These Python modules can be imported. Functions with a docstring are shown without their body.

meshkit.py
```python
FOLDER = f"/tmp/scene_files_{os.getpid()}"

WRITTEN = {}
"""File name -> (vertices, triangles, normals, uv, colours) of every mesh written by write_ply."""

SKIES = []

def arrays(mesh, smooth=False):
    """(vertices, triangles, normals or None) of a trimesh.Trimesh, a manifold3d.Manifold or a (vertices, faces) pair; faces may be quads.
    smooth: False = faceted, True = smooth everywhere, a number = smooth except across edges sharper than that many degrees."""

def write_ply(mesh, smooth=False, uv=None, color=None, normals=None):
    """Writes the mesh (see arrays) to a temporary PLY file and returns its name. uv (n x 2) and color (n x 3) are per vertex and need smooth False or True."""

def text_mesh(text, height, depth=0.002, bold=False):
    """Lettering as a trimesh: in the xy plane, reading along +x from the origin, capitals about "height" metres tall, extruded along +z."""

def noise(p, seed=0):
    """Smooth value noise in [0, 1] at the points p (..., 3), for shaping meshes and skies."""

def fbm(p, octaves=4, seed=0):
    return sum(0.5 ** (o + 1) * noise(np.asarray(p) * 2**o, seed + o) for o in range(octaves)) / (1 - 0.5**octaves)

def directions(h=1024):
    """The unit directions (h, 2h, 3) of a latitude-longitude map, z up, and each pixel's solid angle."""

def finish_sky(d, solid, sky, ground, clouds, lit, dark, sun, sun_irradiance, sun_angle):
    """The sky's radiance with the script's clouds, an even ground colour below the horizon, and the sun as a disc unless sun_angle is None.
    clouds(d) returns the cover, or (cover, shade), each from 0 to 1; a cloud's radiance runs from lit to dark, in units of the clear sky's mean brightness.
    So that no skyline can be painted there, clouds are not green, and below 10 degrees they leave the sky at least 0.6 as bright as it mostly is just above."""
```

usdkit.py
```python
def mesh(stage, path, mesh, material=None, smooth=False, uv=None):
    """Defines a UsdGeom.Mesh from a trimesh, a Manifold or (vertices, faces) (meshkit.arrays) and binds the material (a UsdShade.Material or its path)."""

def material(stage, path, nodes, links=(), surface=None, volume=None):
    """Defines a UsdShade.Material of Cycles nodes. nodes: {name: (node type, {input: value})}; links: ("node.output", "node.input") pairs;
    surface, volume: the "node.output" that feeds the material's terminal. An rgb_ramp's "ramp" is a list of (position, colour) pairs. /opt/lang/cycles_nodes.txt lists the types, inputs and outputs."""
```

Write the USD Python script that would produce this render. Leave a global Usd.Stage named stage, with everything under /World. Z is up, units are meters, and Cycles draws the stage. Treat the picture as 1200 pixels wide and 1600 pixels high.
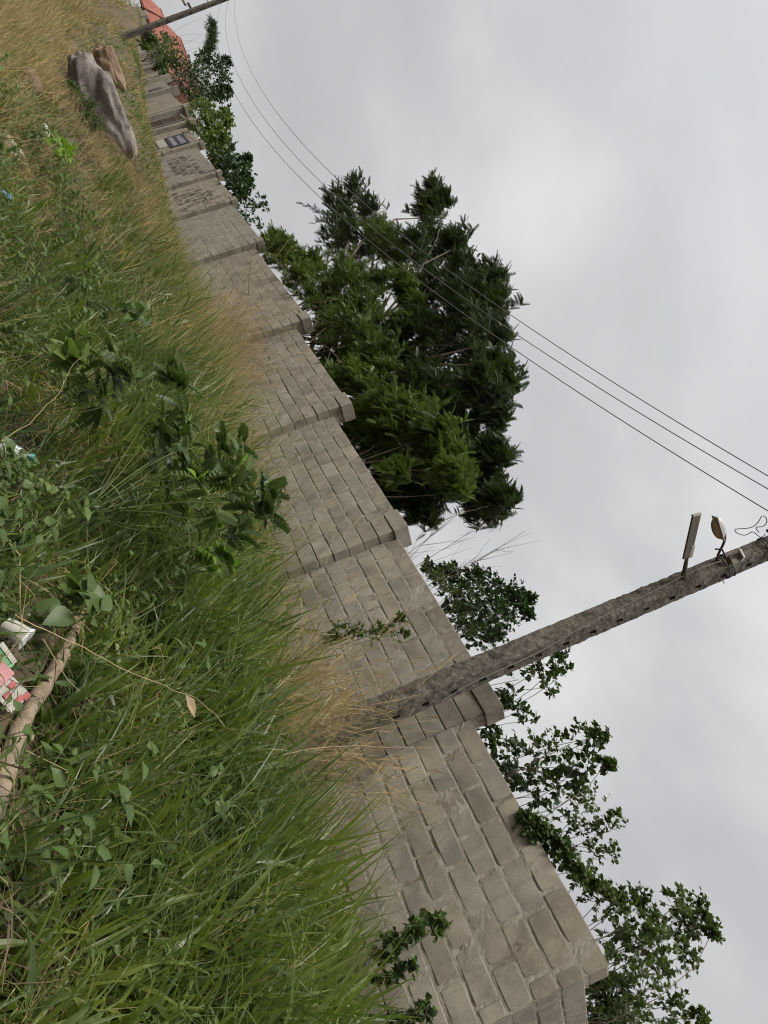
import math, random
import numpy as np, trimesh, usdkit, meshkit
from pxr import Usd, UsdGeom, UsdLux, UsdShade, Gf, Sdf, Vt

random.seed(7)
RNG = np.random.default_rng(11)
stage = Usd.Stage.CreateInMemory()
UsdGeom.SetStageUpAxis(stage, 'Z'); UsdGeom.SetStageMetersPerUnit(stage, 1.0)
UsdGeom.Xform.Define(stage, '/World'); UsdGeom.Scope.Define(stage, '/World/Looks')

# ------------------------------------------------------------------ camera (the phone was held sideways and tilted)
FPX, PITCH = 1200.0, math.radians(8.8)
EYE = np.array([0, 0, 1.6])
CR = np.array([.355, .935]); CR /= np.linalg.norm(CR); CU = np.array([CR[1], -CR[0]])
FW = np.array([0, math.cos(PITCH), math.sin(PITCH)]); UP = np.array([0, -math.sin(PITCH), math.cos(PITCH)]); RT = np.array([1., 0, 0])
cam = UsdGeom.Camera.Define(stage, '/World/camera')
ix = CR[0] * RT + CU[0] * UP; iy = -(CR[1] * RT + CU[1] * UP); iz = -FW
M = Gf.Matrix4d(*[float(c) for row in ((*ix, 0), (*iy, 0), (*iz, 0), (*EYE, 1)) for c in row])
cam.AddTransformOp().Set(M)
cam.CreateHorizontalApertureAttr(36.0); cam.CreateVerticalApertureAttr(48.0); cam.CreateFocalLengthAttr(36.0 * FPX / 1200)
cam.CreateClippingRangeAttr(Gf.Vec2f(.05, 5000))
cam.CreateExposureAttr(1.5)

# ------------------------------------------------------------------ sky and sun
SUN_EL, SUN_AZ = math.radians(62), math.radians(205)          # azimuth: atan2(x, y) of the direction towards the sun
dome = UsdLux.DomeLight.Define(stage, '/World/sky')
SKY = usdkit.material(stage, '/World/Looks/sky', {
    "sky": ("sky_texture", {"sky_type": "single_scattering", "sun_disc": False, "sun_elevation": SUN_EL, "sun_rotation": SUN_AZ, "aerosol_density": 2.0}),
    "tc": ("texture_coordinate", {}),
    "sep": ("separate_xyz", {}),
    "map": ("mapping", {"mapping_type": "point", "scale": (1.0, 1.0, 1.7), "location": (2.7, 1.1, .9)}),
    "n1": ("noise_texture", {"scale": 2.1, "detail": 5.0, "roughness": .47, "distortion": .25}),
    "n2": ("noise_texture", {"scale": 0.9, "detail": 3.0, "roughness": .5}),
    "r1": ("rgb_ramp", {"ramp": [(0, (1.68, 1.68, 1.70)), (.38, (1.78, 1.78, 1.80)), (.49, (1.94, 1.94, 1.96)), (.57, (2.2, 2.19, 2.18)), (.68, (2.55, 2.53, 2.5)), (1, (3.0, 2.97, 2.93))]}),
    "r2": ("rgb_ramp", {"ramp": [(0, (.90, .90, .91)), (.4, (.95, .95, .96)), (.6, (1.04, 1.04, 1.035)), (1, (1.15, 1.15, 1.14))]}),
    "mul": ("mix", {"mix_type": "multiply", "fac": 1.0}),
    "zc": ("math", {"math_type": "maximum", "value2": 0.0}), "zp": ("math", {"math_type": "power", "value2": 2.6}),
    "el": ("math", {"math_type": "multiply_add", "value2": 1.5, "value3": .97}),
    "mul2": ("mix", {"mix_type": "multiply", "fac": 1.0}),
    "mx": ("mix", {"mix_type": "mix", "fac": .975}),
    "bg": ("background_shader", {"strength": .10}),
}, [("tc.generated", "map.vector"), ("map.vector", "n1.vector"), ("map.vector", "n2.vector"), ("n1.fac", "r1.fac"), ("n2.fac", "r2.fac"),
    ("r1.color", "mul.color1"), ("r2.color", "mul.color2"), ("tc.generated", "sep.vector"), ("sep.z", "zc.value1"), ("zc.value", "zp.value1"), ("zp.value", "el.value1"),
    ("mul.color", "mul2.color1"), ("el.value", "mul2.color2"),
    ("sky.color", "mx.color1"), ("mul2.color", "mx.color2"), ("mx.color", "bg.color")], surface="bg.background")
UsdShade.MaterialBindingAPI.Apply(dome.GetPrim()).Bind(SKY)
dome.GetPrim().SetCustomDataByKey('kind', 'structure')
sun = UsdLux.DistantLight.Define(stage, '/World/sun')
sun.CreateNormalizeAttr(True); sun.CreateIntensityAttr(0.4); sun.CreateAngleAttr(22.0); sun.CreateColorAttr(Gf.Vec3f(1.0, .95, .88))
sd = np.array([math.sin(SUN_AZ) * math.cos(SUN_EL), math.cos(SUN_AZ) * math.cos(SUN_EL), math.sin(SUN_EL)])
zx = np.cross([0, 0, 1.], sd); zx /= np.linalg.norm(zx); zy = np.cross(sd, zx)
sun.AddTransformOp().Set(Gf.Matrix4d(*[float(c) for row in ((*zx, 0), (*zy, 0), (*sd, 0), (0, 0, 0, 1)) for c in row]))


# ------------------------------------------------------------------ geometry helpers
def ray(px, py):
    a = (np.array([px, py], float) - [600, 800]) / FPX
    return FW + (a @ CR) * RT + (a @ CU) * UP


def at(px, py, depth):
    return EYE + ray(px, py) * depth


def project(p):
    q = np.atleast_2d(p) - EYE; z = q @ FW
    zz = np.where(np.abs(z) < 1e-6, 1e-6, z)
    return ((q @ RT) / zz * FPX)[:, None] * CR + ((q @ UP) / zz * FPX)[:, None] * CU + [600, 800], z


_k = math.hypot(.77, 1)
WD = np.array([-.77 / _k, 1 / _k]); WN = np.array([-WD[1], WD[0]])     # along the wall (uphill), out of the wall towards the street
DW = -(np.array([.42, 11.0]) @ WN)


def sw_xy(s, w):
    s = np.asarray(s, float); w = np.asarray(w, float)
    return np.stack([s * WD[0] + (w - DW) * WN[0], s * WD[1] + (w - DW) * WN[1]], -1)


def to_sw(p):
    p = np.asarray(p, float)
    return p[..., 0] * WD[0] + p[..., 1] * WD[1], DW + p[..., 0] * WN[0] + p[..., 1] * WN[1]


def on_wall(px, py, w=0.0):
    d = ray(px, py); t = (w - DW) / (d[:2] @ WN); p = EYE + d * t
    s, _ = to_sw(p); return float(s), float(p[2])


BS = [-400, -60, -10, 2, 4, 7, 10, 14.5, 20, 26, 31, 36, 44, 51, 59, 69, 79, 92, 120, 170, 500]
BZ = [0, 0, .25, .52, .57, .93, 1.13, 1.5, 1.88, 2.24, 2.48, 2.7, 3.08, 3.55, 4.0, 4.45, 4.92, 5.3, 5.9, 6.2, 6.2]


def sstep(a, b, x):
    t = np.clip((x - a) / (b - a), 0, 1); return t * t * (3 - 2 * t)


def ground_z(s, w):
    s = np.asarray(s, float); w = np.asarray(w, float)
    k = sstep(30, 60, s); f = 1 - .94 * sstep(1.5 + 3 * k, 8.5 + .7 * k, w)
    z = np.interp(s, BS, BZ) * f
    z = z + .95 * np.exp(-((s - 42) / 7.0) ** 2 - ((w - 4.6) / 2.0) ** 2) + 2.1 * np.exp(-((s - 72) / 20) ** 2 - ((w - 5.0) / 1.8) ** 2) + .35 * np.exp(-((s - 33) / 4.0) ** 2 - ((w - 3.6) / 1.5) ** 2)
    p = np.stack([s, w, 0 * s], -1)
    near = np.exp(-(np.abs(s) / 120) ** 2)
    z = z + near * (.22 * (meshkit.noise(p * .55, 3) - .5) + .10 * (meshkit.noise(p * 2.1, 4) - .5)) * sstep(0, .6, np.abs(w))
    return z


def ground_at(px, py, h=0.0):
    d = ray(px, py); t = np.linspace(1.2, 140, 6000); p = EYE + d * t[:, None]
    s, w = to_sw(p); k = np.argmax(p[:, 2] < ground_z(s, w) + h)
    return p[k]


def gz(p):
    s, w = to_sw(p); return float(ground_z(s, w))


# ------------------------------------------------------------------ USD helpers
USED = set()


def numbered(path):
    q, i = path, 0
    while q in USED:
        i += 1; q = f'{path}_{i:03d}'
    USED.add(q); return q


def tag(prim, label=None, cat=None, group=None, kind=None):
    for k, v in (('label', label), ('category', cat), ('group', group), ('kind', kind)):
        if v: prim.SetCustomDataByKey(k, v)
    return prim


ORIGIN = {}


def thing(name, label, cat, loc=(0, 0, 0), group=None):
    path = numbered('/World/' + name)
    x = UsdGeom.Xform.Define(stage, path); x.AddTranslateOp().Set(Gf.Vec3d(*map(float, loc)))
    ORIGIN[path] = np.asarray(loc, float)
    tag(x.GetPrim(), label, cat, group)
    return path


def origin(path):
    for k, v in ORIGIN.items():
        if path == k or path.startswith(k + '/'): return v
    return np.zeros(3)


def obj(name, mesh, mat, parent='/World', smooth=False, **kw):
    """One Mesh prim; mesh is in world coordinates."""
    path = numbered(f'{parent}/{name}')
    v, f = (np.asarray(mesh.vertices), np.asarray(mesh.faces)) if isinstance(mesh, trimesh.Trimesh) else mesh
    m = usdkit.mesh(stage, path, (np.asarray(v, float) - origin(path), np.asarray(f)), mat, smooth=smooth)
    if kw: tag(m.GetPrim(), **kw)
    return path


def cat_mesh(parts):
    vs, fs, n = [], [], 0
    for v, f in parts:
        vs.append(v); fs.append(np.asarray(f) + n); n += len(v)
    return np.vstack(vs), np.vstack(fs)


def vf(m):
    return np.asarray(m.vertices), np.asarray(m.faces)


def tube(pts, radii, sides=6, cap=True):
    p = np.asarray(pts, float); r = np.broadcast_to(np.asarray(radii, float), (len(p),))
    t = np.gradient(p, axis=0); t /= np.linalg.norm(t, axis=1, keepdims=True) + 1e-12
    ref = np.array([0, 0, 1.]) if abs(t[:, 2]).mean() < .8 else np.array([1., 0, 0])
    a = np.cross(t, ref); a /= np.linalg.norm(a, axis=1, keepdims=True) + 1e-12
    b = np.cross(t, a); ang = np.arange(sides) * 2 * np.pi / sides
    v = p[:, None] + r[:, None, None] * (np.cos(ang)[None, :, None] * a[:, None] + np.sin(ang)[None, :, None] * b[:, None])
    i, j = np.meshgrid(np.arange(len(p) - 1), np.arange(sides), indexing='ij')
    q = np.stack([i * sides + j, i * sides + (j + 1) % sides, (i + 1) * sides + (j + 1) % sides, (i + 1) * sides + j], -1).reshape(-1, 4)
    f = np.vstack([q[:, [0, 2, 1]], q[:, [0, 3, 2]]]); v = v.reshape(-1, 3)
    if cap:
        n = len(v); v = np.vstack([v, p[0], p[-1]]); k = np.arange(sides)
        f = np.vstack([f, np.stack([np.full(sides, n), k, (k + 1) % sides], 1), np.stack([np.full(sides, n + 1), (len(p) - 1) * sides + (k + 1) % sides, (len(p) - 1) * sides + k], 1)])
    return v, f


def spline(pts, n):
    from scipy.interpolate import CubicSpline, PchipInterpolator
    p = np.asarray(pts, float); d = np.r_[0, np.cumsum(np.linalg.norm(np.diff(p, axis=0), axis=1))]
    return CubicSpline(d, p)(np.linspace(0, d[-1], n))


def frame_box(c, ax, ay, az, size, bev=.0, sub=0, noise=0, seed=0):
    """A box (bevelled as a hull) with centre c and axes ax, ay, az."""
    s = np.asarray(size, float) / 2
    pts = []
    for sx in (-1, 1):
        for sy in (-1, 1):
            for sz in (-1, 1):
                k = np.array([sx, sy, sz])
                if bev:
                    for q in range(3):
                        o = s - bev; o[q] = s[q]; pts.append(k * o)
                else: pts.append(k * s)
    m = trimesh.convex.convex_hull(np.array(pts))
    for _ in range(sub): m = m.subdivide()
    v = np.asarray(m.vertices)
    if noise:
        v = v + noise * np.stack([meshkit.fbm(v * 9 + 17 * q, 3, seed + q) - .5 for q in range(3)], 1)
    B = np.stack([ax, ay, az]); return np.asarray(c) + v @ B, np.asarray(m.faces)


# ------------------------------------------------------------------ materials
def MAT(name, nodes, links, surface="p.BSDF", volume=None):
    return usdkit.material(stage, '/World/Looks/' + name, nodes, links, surface=surface, volume=volume)


def rough_mat(name, cols, scale=3., fine=60., rough=.9, bump=.3, dist=.01, stain=None, stain_scale=1.2):
    """Mineral surface: broad tone from one noise, fine grain from another, optional stains of their own shape."""
    nodes = {"g": ("geometry", {}), "oi": ("geometry", {}),
             "n": ("noise_texture", {"scale": scale, "detail": 6., "roughness": .62}), "f": ("noise_texture", {"scale": fine, "detail": 5., "roughness": .7}),
             "r": ("rgb_ramp", {"ramp": cols}), "fr": ("rgb_ramp", {"ramp": [(.25, (.72, .72, .72)), (.5, (1, 1, 1)), (.75, (1.18, 1.18, 1.18))]}),
             "m": ("mix", {"mix_type": "multiply", "fac": 1.}),
             "b": ("bump", {"strength": bump, "distance": dist}), "p": ("principled_bsdf", {"roughness": rough, "specular_ior_level": .25})}
    links = [("g.position", "n.vector"), ("g.position", "f.vector"), ("n.fac", "r.fac"), ("f.fac", "fr.fac"), ("r.color", "m.color1"), ("fr.color", "m.color2"),
             ("f.fac", "b.height"), ("b.normal", "p.normal")]
    if stain:
        nodes |= {"s": ("noise_texture", {"scale": stain_scale, "detail": 7., "roughness": .7, "distortion": .8}), "sr": ("rgb_ramp", {"ramp": [(.49, (0, 0, 0)), (.66, (1, 1, 1))]}),
                  "sm": ("mix", {"mix_type": "mix", "color2": stain}), "bw": ("rgb_to_bw", {})}
        links += [("g.position", "s.vector"), ("s.fac", "sr.fac"), ("sr.color", "bw.color"), ("bw.val", "sm.fac"), ("m.color", "sm.color1"), ("sm.color", "p.base_color")]
    else: links += [("m.color", "p.base_color")]
    return MAT(name, nodes, links)


def leaf_mat(name, cols, trans=.35, rough=.5, tcol=(1.15, 1.25, .7), spec=.35, obj_random=False, drift=1.1):
    nodes = {"g": ("geometry", {}), "oi": ("object_info", {}), "r": ("rgb_ramp", {"ramp": cols}),
             "n": ("noise_texture", {"scale": 14., "detail": 2.}), "nr": ("rgb_ramp", {"ramp": [(.3, (.82, .82, .82)), (.7, (1.15, 1.15, 1.15))]}),
             "m0": ("mix", {"mix_type": "multiply", "fac": 1.}), "bn": ("noise_texture", {"scale": drift, "detail": 3.}), "br": ("rgb_ramp", {"ramp": [(.32, (.66, .72, .80)), (.5, (1, 1, 1)), (.68, (1.34, 1.24, 1.05))]}),
             "m": ("mix", {"mix_type": "multiply", "fac": 1.}), "tc": ("mix", {"mix_type": "multiply", "fac": 1., "color2": tcol}),
             "p": ("principled_bsdf", {"roughness": rough, "specular_ior_level": spec}), "t": ("translucent_bsdf", {}), "mx": ("mix_closure", {"fac": trans})}
    links = [("g.position", "n.vector"), ("n.fac", "nr.fac"), ("g.position", "bn.vector"), ("bn.fac", "br.fac"), ("r.color", "m0.color1"), ("nr.color", "m0.color2"), ("m0.color", "m.color1"), ("br.color", "m.color2"), ("m.color", "p.base_color"), ("m.color", "tc.color1"), ("tc.color", "t.color"),
             ("p.BSDF", "mx.closure1"), ("t.BSDF", "mx.closure2")]
    if obj_random:
        nodes |= {"av": ("math", {"math_type": "multiply_add", "value2": .35}), "av2": ("math", {"math_type": "multiply", "value2": .65})}
        links += [("g.random_per_island", "av2.value1"), ("oi.random", "av.value1"), ("av2.value", "av.value3"), ("av.value", "r.fac")]
    else: links += [("g.random_per_island", "r.fac")]
    return MAT(name, nodes, links, surface="mx.closure")


def plain(name, col, rough=.6, metal=0., var=.15, bump=.05, spec=.4):
    c = np.array(col)
    nodes = {"g": ("geometry", {}), "n": ("noise_texture", {"scale": 9., "detail": 6., "roughness": .65}), "r": ("rgb_ramp", {"ramp": [(.25, c * (1 - var)), (.75, np.minimum(c * (1 + var), .95))]}),
             "b": ("bump", {"strength": bump, "distance": .004}), "p": ("principled_bsdf", {"roughness": rough, "metallic": metal, "specular_ior_level": spec})}
    return MAT(name, nodes, [("g.position", "n.vector"), ("n.fac", "r.fac"), ("r.color", "p.base_color"), ("n.fac", "b.height"), ("b.normal", "p.normal")])


M_SOIL = rough_mat('soil', [(.2, (.055, .042, .028)), (.5, (.095, .072, .045)), (.8, (.14, .108, .068))], 2.2, 38, .95, .6, .02, stain=(.045, .05, .02), stain_scale=.7)
BLK = [rough_mat(f'sandcrete_{n}', [(.3, tuple(np.array(c) * .74)), (.52, c), (.75, tuple(np.array(c) * 1.17))], 4., 110., .95, .6, .009, stain=tuple(np.array(c) * .60), stain_scale=1.3)
       for n, c in (('warm', (.238, .208, .164)), ('grey', (.222, .202, .168)), ('pale', (.258, .230, .186)), ('dark', (.205, .180, .144)))]
M_MORTAR = rough_mat('mortar', [(.25, (.165, .146, .118)), (.5, (.245, .22, .18)), (.8, (.295, .268, .223))], 6., 110., .95, .6, .008, stain=(.13, .104, .076), stain_scale=3.)
M_CONC = rough_mat('weathered_concrete', [(.30, (.055, .048, .04)), (.45, (.11, .097, .08)), (.6, (.155, .138, .116)), (.8, (.24, .218, .188))], 15., 90., .93, .9, .012, stain=(.03, .026, .021), stain_scale=9.)
M_CONC2 = rough_mat('grey_concrete', [(.3, (.17, .15, .125)), (.7, (.25, .225, .19))], 3., 60., .93, .4, .01)
M_ROCK = rough_mat('granite', [(.30, (.09, .075, .068)), (.45, (.17, .145, .132)), (.55, (.21, .18, .165)), (.75, (.30, .265, .245))], 4.5, 26., .92, .9, .03, stain=(.085, .07, .064), stain_scale=2.2)
M_ROCK2 = rough_mat('brown_rock', [(.3, (.09, .06, .042)), (.5, (.17, .115, .078)), (.75, (.23, .175, .125))], 1.6, 18., .92, .9, .03)
M_BARK = rough_mat('bark', [(.3, (.07, .055, .04)), (.7, (.17, .14, .105))], 6., 60., .95, .6, .01)
M_DEADWOOD = rough_mat('dead_wood', [(.3, (.14, .10, .07)), (.55, (.25, .195, .14)), (.8, (.33, .265, .195))], 9., 70., .85, .5, .006)
M_GREENSTEM = plain('green_stem', (.10, .13, .04), .6)
M_DRYSTEM = plain('dry_stem', (.30, .225, .13), .75, var=.3)
L_DARK = leaf_mat('leaf_dark', [(0, (.022, .047, .014)), (.5, (.038, .075, .02)), (1, (.06, .11, .028))], .25)
L_FEATH = leaf_mat('leaf_feathery_dark', [(0, (.03, .048, .015)), (.4, (.065, .096, .026)), (.75, (.12, .16, .04)), (1, (.19, .235, .058))], .36)
L_BRIGHT = leaf_mat('leaf_feathery_bright', [(0, (.08, .118, .026)), (.5, (.155, .205, .044)), (1, (.27, .315, .07))], .38)
L_BROAD = leaf_mat('leaf_broad', [(0, (.034, .056, .018)), (.6, (.058, .085, .028)), (.93, (.085, .12, .035)), (1, (.30, .20, .04))], .42, .38)
L_SHRUB = leaf_mat('leaf_shrub', [(0, (.055, .082, .024)), (.6, (.098, .132, .035)), (1, (.155, .195, .06))], .45, .42)
L_VINE = leaf_mat('leaf_vine', [(0, (.06, .095, .028)), (.6, (.115, .165, .05)), (1, (.18, .235, .07))], .25, .5)
L_YOUNG = leaf_mat('leaf_young', [(0, (.13, .22, .03)), (1, (.22, .33, .06))], .4, .4)
L_YELLOW = leaf_mat('leaf_yellowing', [(0, (.075, .115, .025)), (.6, (.13, .175, .034)), (1, (.24, .24, .05))], .35, .5)
L_SENNA = leaf_mat('leaf_compound', [(0, (.055, .085, .024)), (.4, (.115, .165, .038)), (.75, (.18, .24, .05)), (1, (.30, .36, .065))], .3, .42)
G_GREEN = leaf_mat('grass_green', [(0, (.095, .13, .026)), (.35, (.185, .235, .046)), (.68, (.29, .345, .08)), (.86, (.34, .37, .11)), (.94, (.44, .37, .18)), (1, (.36, .26, .14))], .42, .38)
G_DEEP = leaf_mat('grass_deep', [(0, (.065, .10, .032)), (.4, (.12, .175, .055)), (.8, (.22, .285, .115)), (1, (.35, .40, .20))], .38, .32)
G_DRY = leaf_mat('grass_dry', [(0, (.30, .235, .115)), (.4, (.48, .395, .20)), (.75, (.58, .49, .27)), (1, (.30, .27, .10))], .25, .65, tcol=(1, .9, .7), spec=.2)
G_OLIVE = leaf_mat('grass_olive', [(0, (.13, .165, .045)), (.5, (.23, .245, .075)), (1, (.38, .32, .13))], .3, .55, tcol=(1, .95, .6), spec=.25)
G_THATCH = leaf_mat('grass_thatch', [(0, (.11, .08, .05)), (.5, (.22, .165, .10)), (1, (.36, .275, .17))], .1, .8, tcol=(1, .9, .7), spec=.15)
G_WEED = leaf_mat('weed_leaf', [(0, (.08, .125, .034)), (.6, (.145, .205, .055)), (1, (.24, .31, .085))], .35, .45)
M_STEELDARK = plain('rusty_steel', (.075, .055, .043), .65, .2, .35)
M_GATEGREY = plain('gate_grey', (.24, .25, .23), .55, .2)
M_WIRE = plain('cable_black', (.03, .03, .032), .5)
M_CABLE = plain('cable_grey', (.09, .09, .093), .5)
M_WIRE2 = plain('wire_grey', (.15, .14, .12), .6)
M_LAMPGREY = plain('lamp_housing_grey', (.33, .335, .335), .45)
M_LAMPOLIVE = plain('lamp_panel_dusty', (.055, .048, .03), .6)
M_LAMPLENS = plain('lamp_lens_brown', (.20, .135, .075), .3, var=.2)
M_WHITE = plain('white_plastic', (.55, .55, .53), .45, var=.06)
M_IVORY = plain('ivory_plastic', (.20, .185, .14), .55)
M_NAVY = plain('sign_navy', (.018, .018, .035), .6)
M_SIGNWHITE = plain('sign_white', (.30, .29, .31), .6, var=.3)
M_INK = plain('graffiti_paint', (.095, .072, .054), .8, var=.35)
M_ROOF = plain('red_roof_sheet', (.20, .066, .044), .7, var=.3)
M_ROOFDARK = plain('red_roof_trim', (.17, .05, .038), .55)
M_CREAM = plain('cream_render', (.33, .30, .26), .85)
M_DARK = plain('dark_opening', (.03, .028, .025), .7)
M_REDPACK = plain('packet_red', (.27, .04, .036), .5)
M_PINKPACK = plain('packet_pink', (.33, .13, .135), .5)
M_GREENPACK = plain('packet_green', (.05, .21, .065), .45)
M_CARD = plain('card_white', (.33, .31, .27), .75, var=.25)
M_BLUE = plain('blue_plastic', (.05, .14, .36), .4)
M_CLEAR = MAT('clear_plastic', {"t": ("transparent_bsdf", {"color": (.86, .92, .90)}), "g": ("glossy_bsdf", {"roughness": .18, "color": (.9, .95, .93)}), "d": ("diffuse_bsdf", {"color": (.5, .56, .53)}),
                                "a": ("mix_closure", {"fac": .45}), "f": ("fresnel", {"IOR": 1.5}), "m": ("mix_closure", {})},
              [("t.BSDF", "a.closure1"), ("d.BSDF", "a.closure2"), ("f.fac", "m.fac"), ("a.closure", "m.closure1"), ("g.BSDF", "m.closure2")], surface="m.closure")

# ------------------------------------------------------------------ ground
ss = np.unique(np.round(np.concatenate([np.linspace(-500, -40, 14), np.linspace(-40, -6, 18), np.arange(-6, 14, .16), np.arange(14, 40, .4), np.arange(40, 110, 1.), np.linspace(110, 700, 20)]), 3))
ww = np.unique(np.round(np.concatenate([np.linspace(-500, -30, 14), np.linspace(-30, -2, 20), np.arange(-2, 10, .16), np.arange(10, 24, .8), np.linspace(24, 500, 20)]), 3))
S_, W_ = np.meshgrid(ss, ww, indexing='ij')
xy = sw_xy(S_, W_); V = np.concatenate([xy, ground_z(S_, W_)[..., None]], -1).reshape(-1, 3)
i, j = np.meshgrid(np.arange(len(ss) - 1), np.arange(len(ww) - 1), indexing='ij'); n = len(ww)
q = np.stack([i * n + j, (i + 1) * n + j, (i + 1) * n + j + 1, i * n + j + 1], -1).reshape(-1, 4)
F_ = np.vstack([q[:, [0, 2, 1]], q[:, [0, 3, 2]]])
if np.cross(V[F_[0, 1]] - V[F_[0, 0]], V[F_[0, 2]] - V[F_[0, 0]])[2] < 0: F_ = F_[:, ::-1]
obj('ground', (V, F_), M_SOIL, smooth=True, kind='structure')

# ------------------------------------------------------------------ the block wall
A3 = np.array([*WD, 0]); N3 = np.array([*WN, 0]); Z3 = np.array([0, 0, 1.])
CH = .232                                                       # course height with its joint
NBLOCK = [0]


def loc2w(O, A, N, p):
    return O + p[:, :1] * A + p[:, 1:2] * Z3 + p[:, 2:3] * N


def block_local(a0, a1, z0, z1, rng, back=-.05, proud=0.0, wear=1.0):
    """One moulded block: rounded uneven outline, chamfered edge, slightly dished face. local axes: along, up, out."""
    r = .018 * wear * rng.uniform(.6, 1.6, 4); j = lambda k: rng.uniform(-k, k)
    out = []
    for c, (x, y, dx, dy) in enumerate(((a0, z0, 1, 1), (a1, z0, -1, 1), (a1, z1, -1, -1), (a0, z1, 1, -1))):
        x += j(.006); y += j(.005)
        a, b = (x + dx * r[c], y), (x, y + dy * r[c])
        mid = (x + dx * r[c] * .28, y + dy * r[c] * .28)
        out += [b, mid, a] if c in (0, 2) else [a, mid, b]
    o = np.array(out); c = o.mean(0)
    tilt = np.array([j(.004), j(.006)])
    face = proud + (o - c) @ tilt
    hs = np.maximum(np.abs(o - c).max(0), .03); inn = c + (o - c) * (1 - .009 / hs) + rng.uniform(-.0015, .0015, o.shape)
    ring = lambda xy, w: np.column_stack([xy, np.broadcast_to(w, len(xy))])
    v = np.vstack([ring(o, back), ring(o, face - .005), ring(inn, proud + (inn - c) @ tilt + rng.uniform(-.0006, .0006, 12)), [[*c, proud + .0004]]])
    k = np.arange(12); k1 = (k + 1) % 12; f = []
    for L in (0, 12):
        f += [np.stack([L + k, L + k1, L + 12 + k1], 1), np.stack([L + k, L + 12 + k1, L + 12 + k], 1)]
    f += [np.stack([24 + k, 24 + k1, np.full(12, 36)], 1)]
    return v, np.vstack(f)


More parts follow.
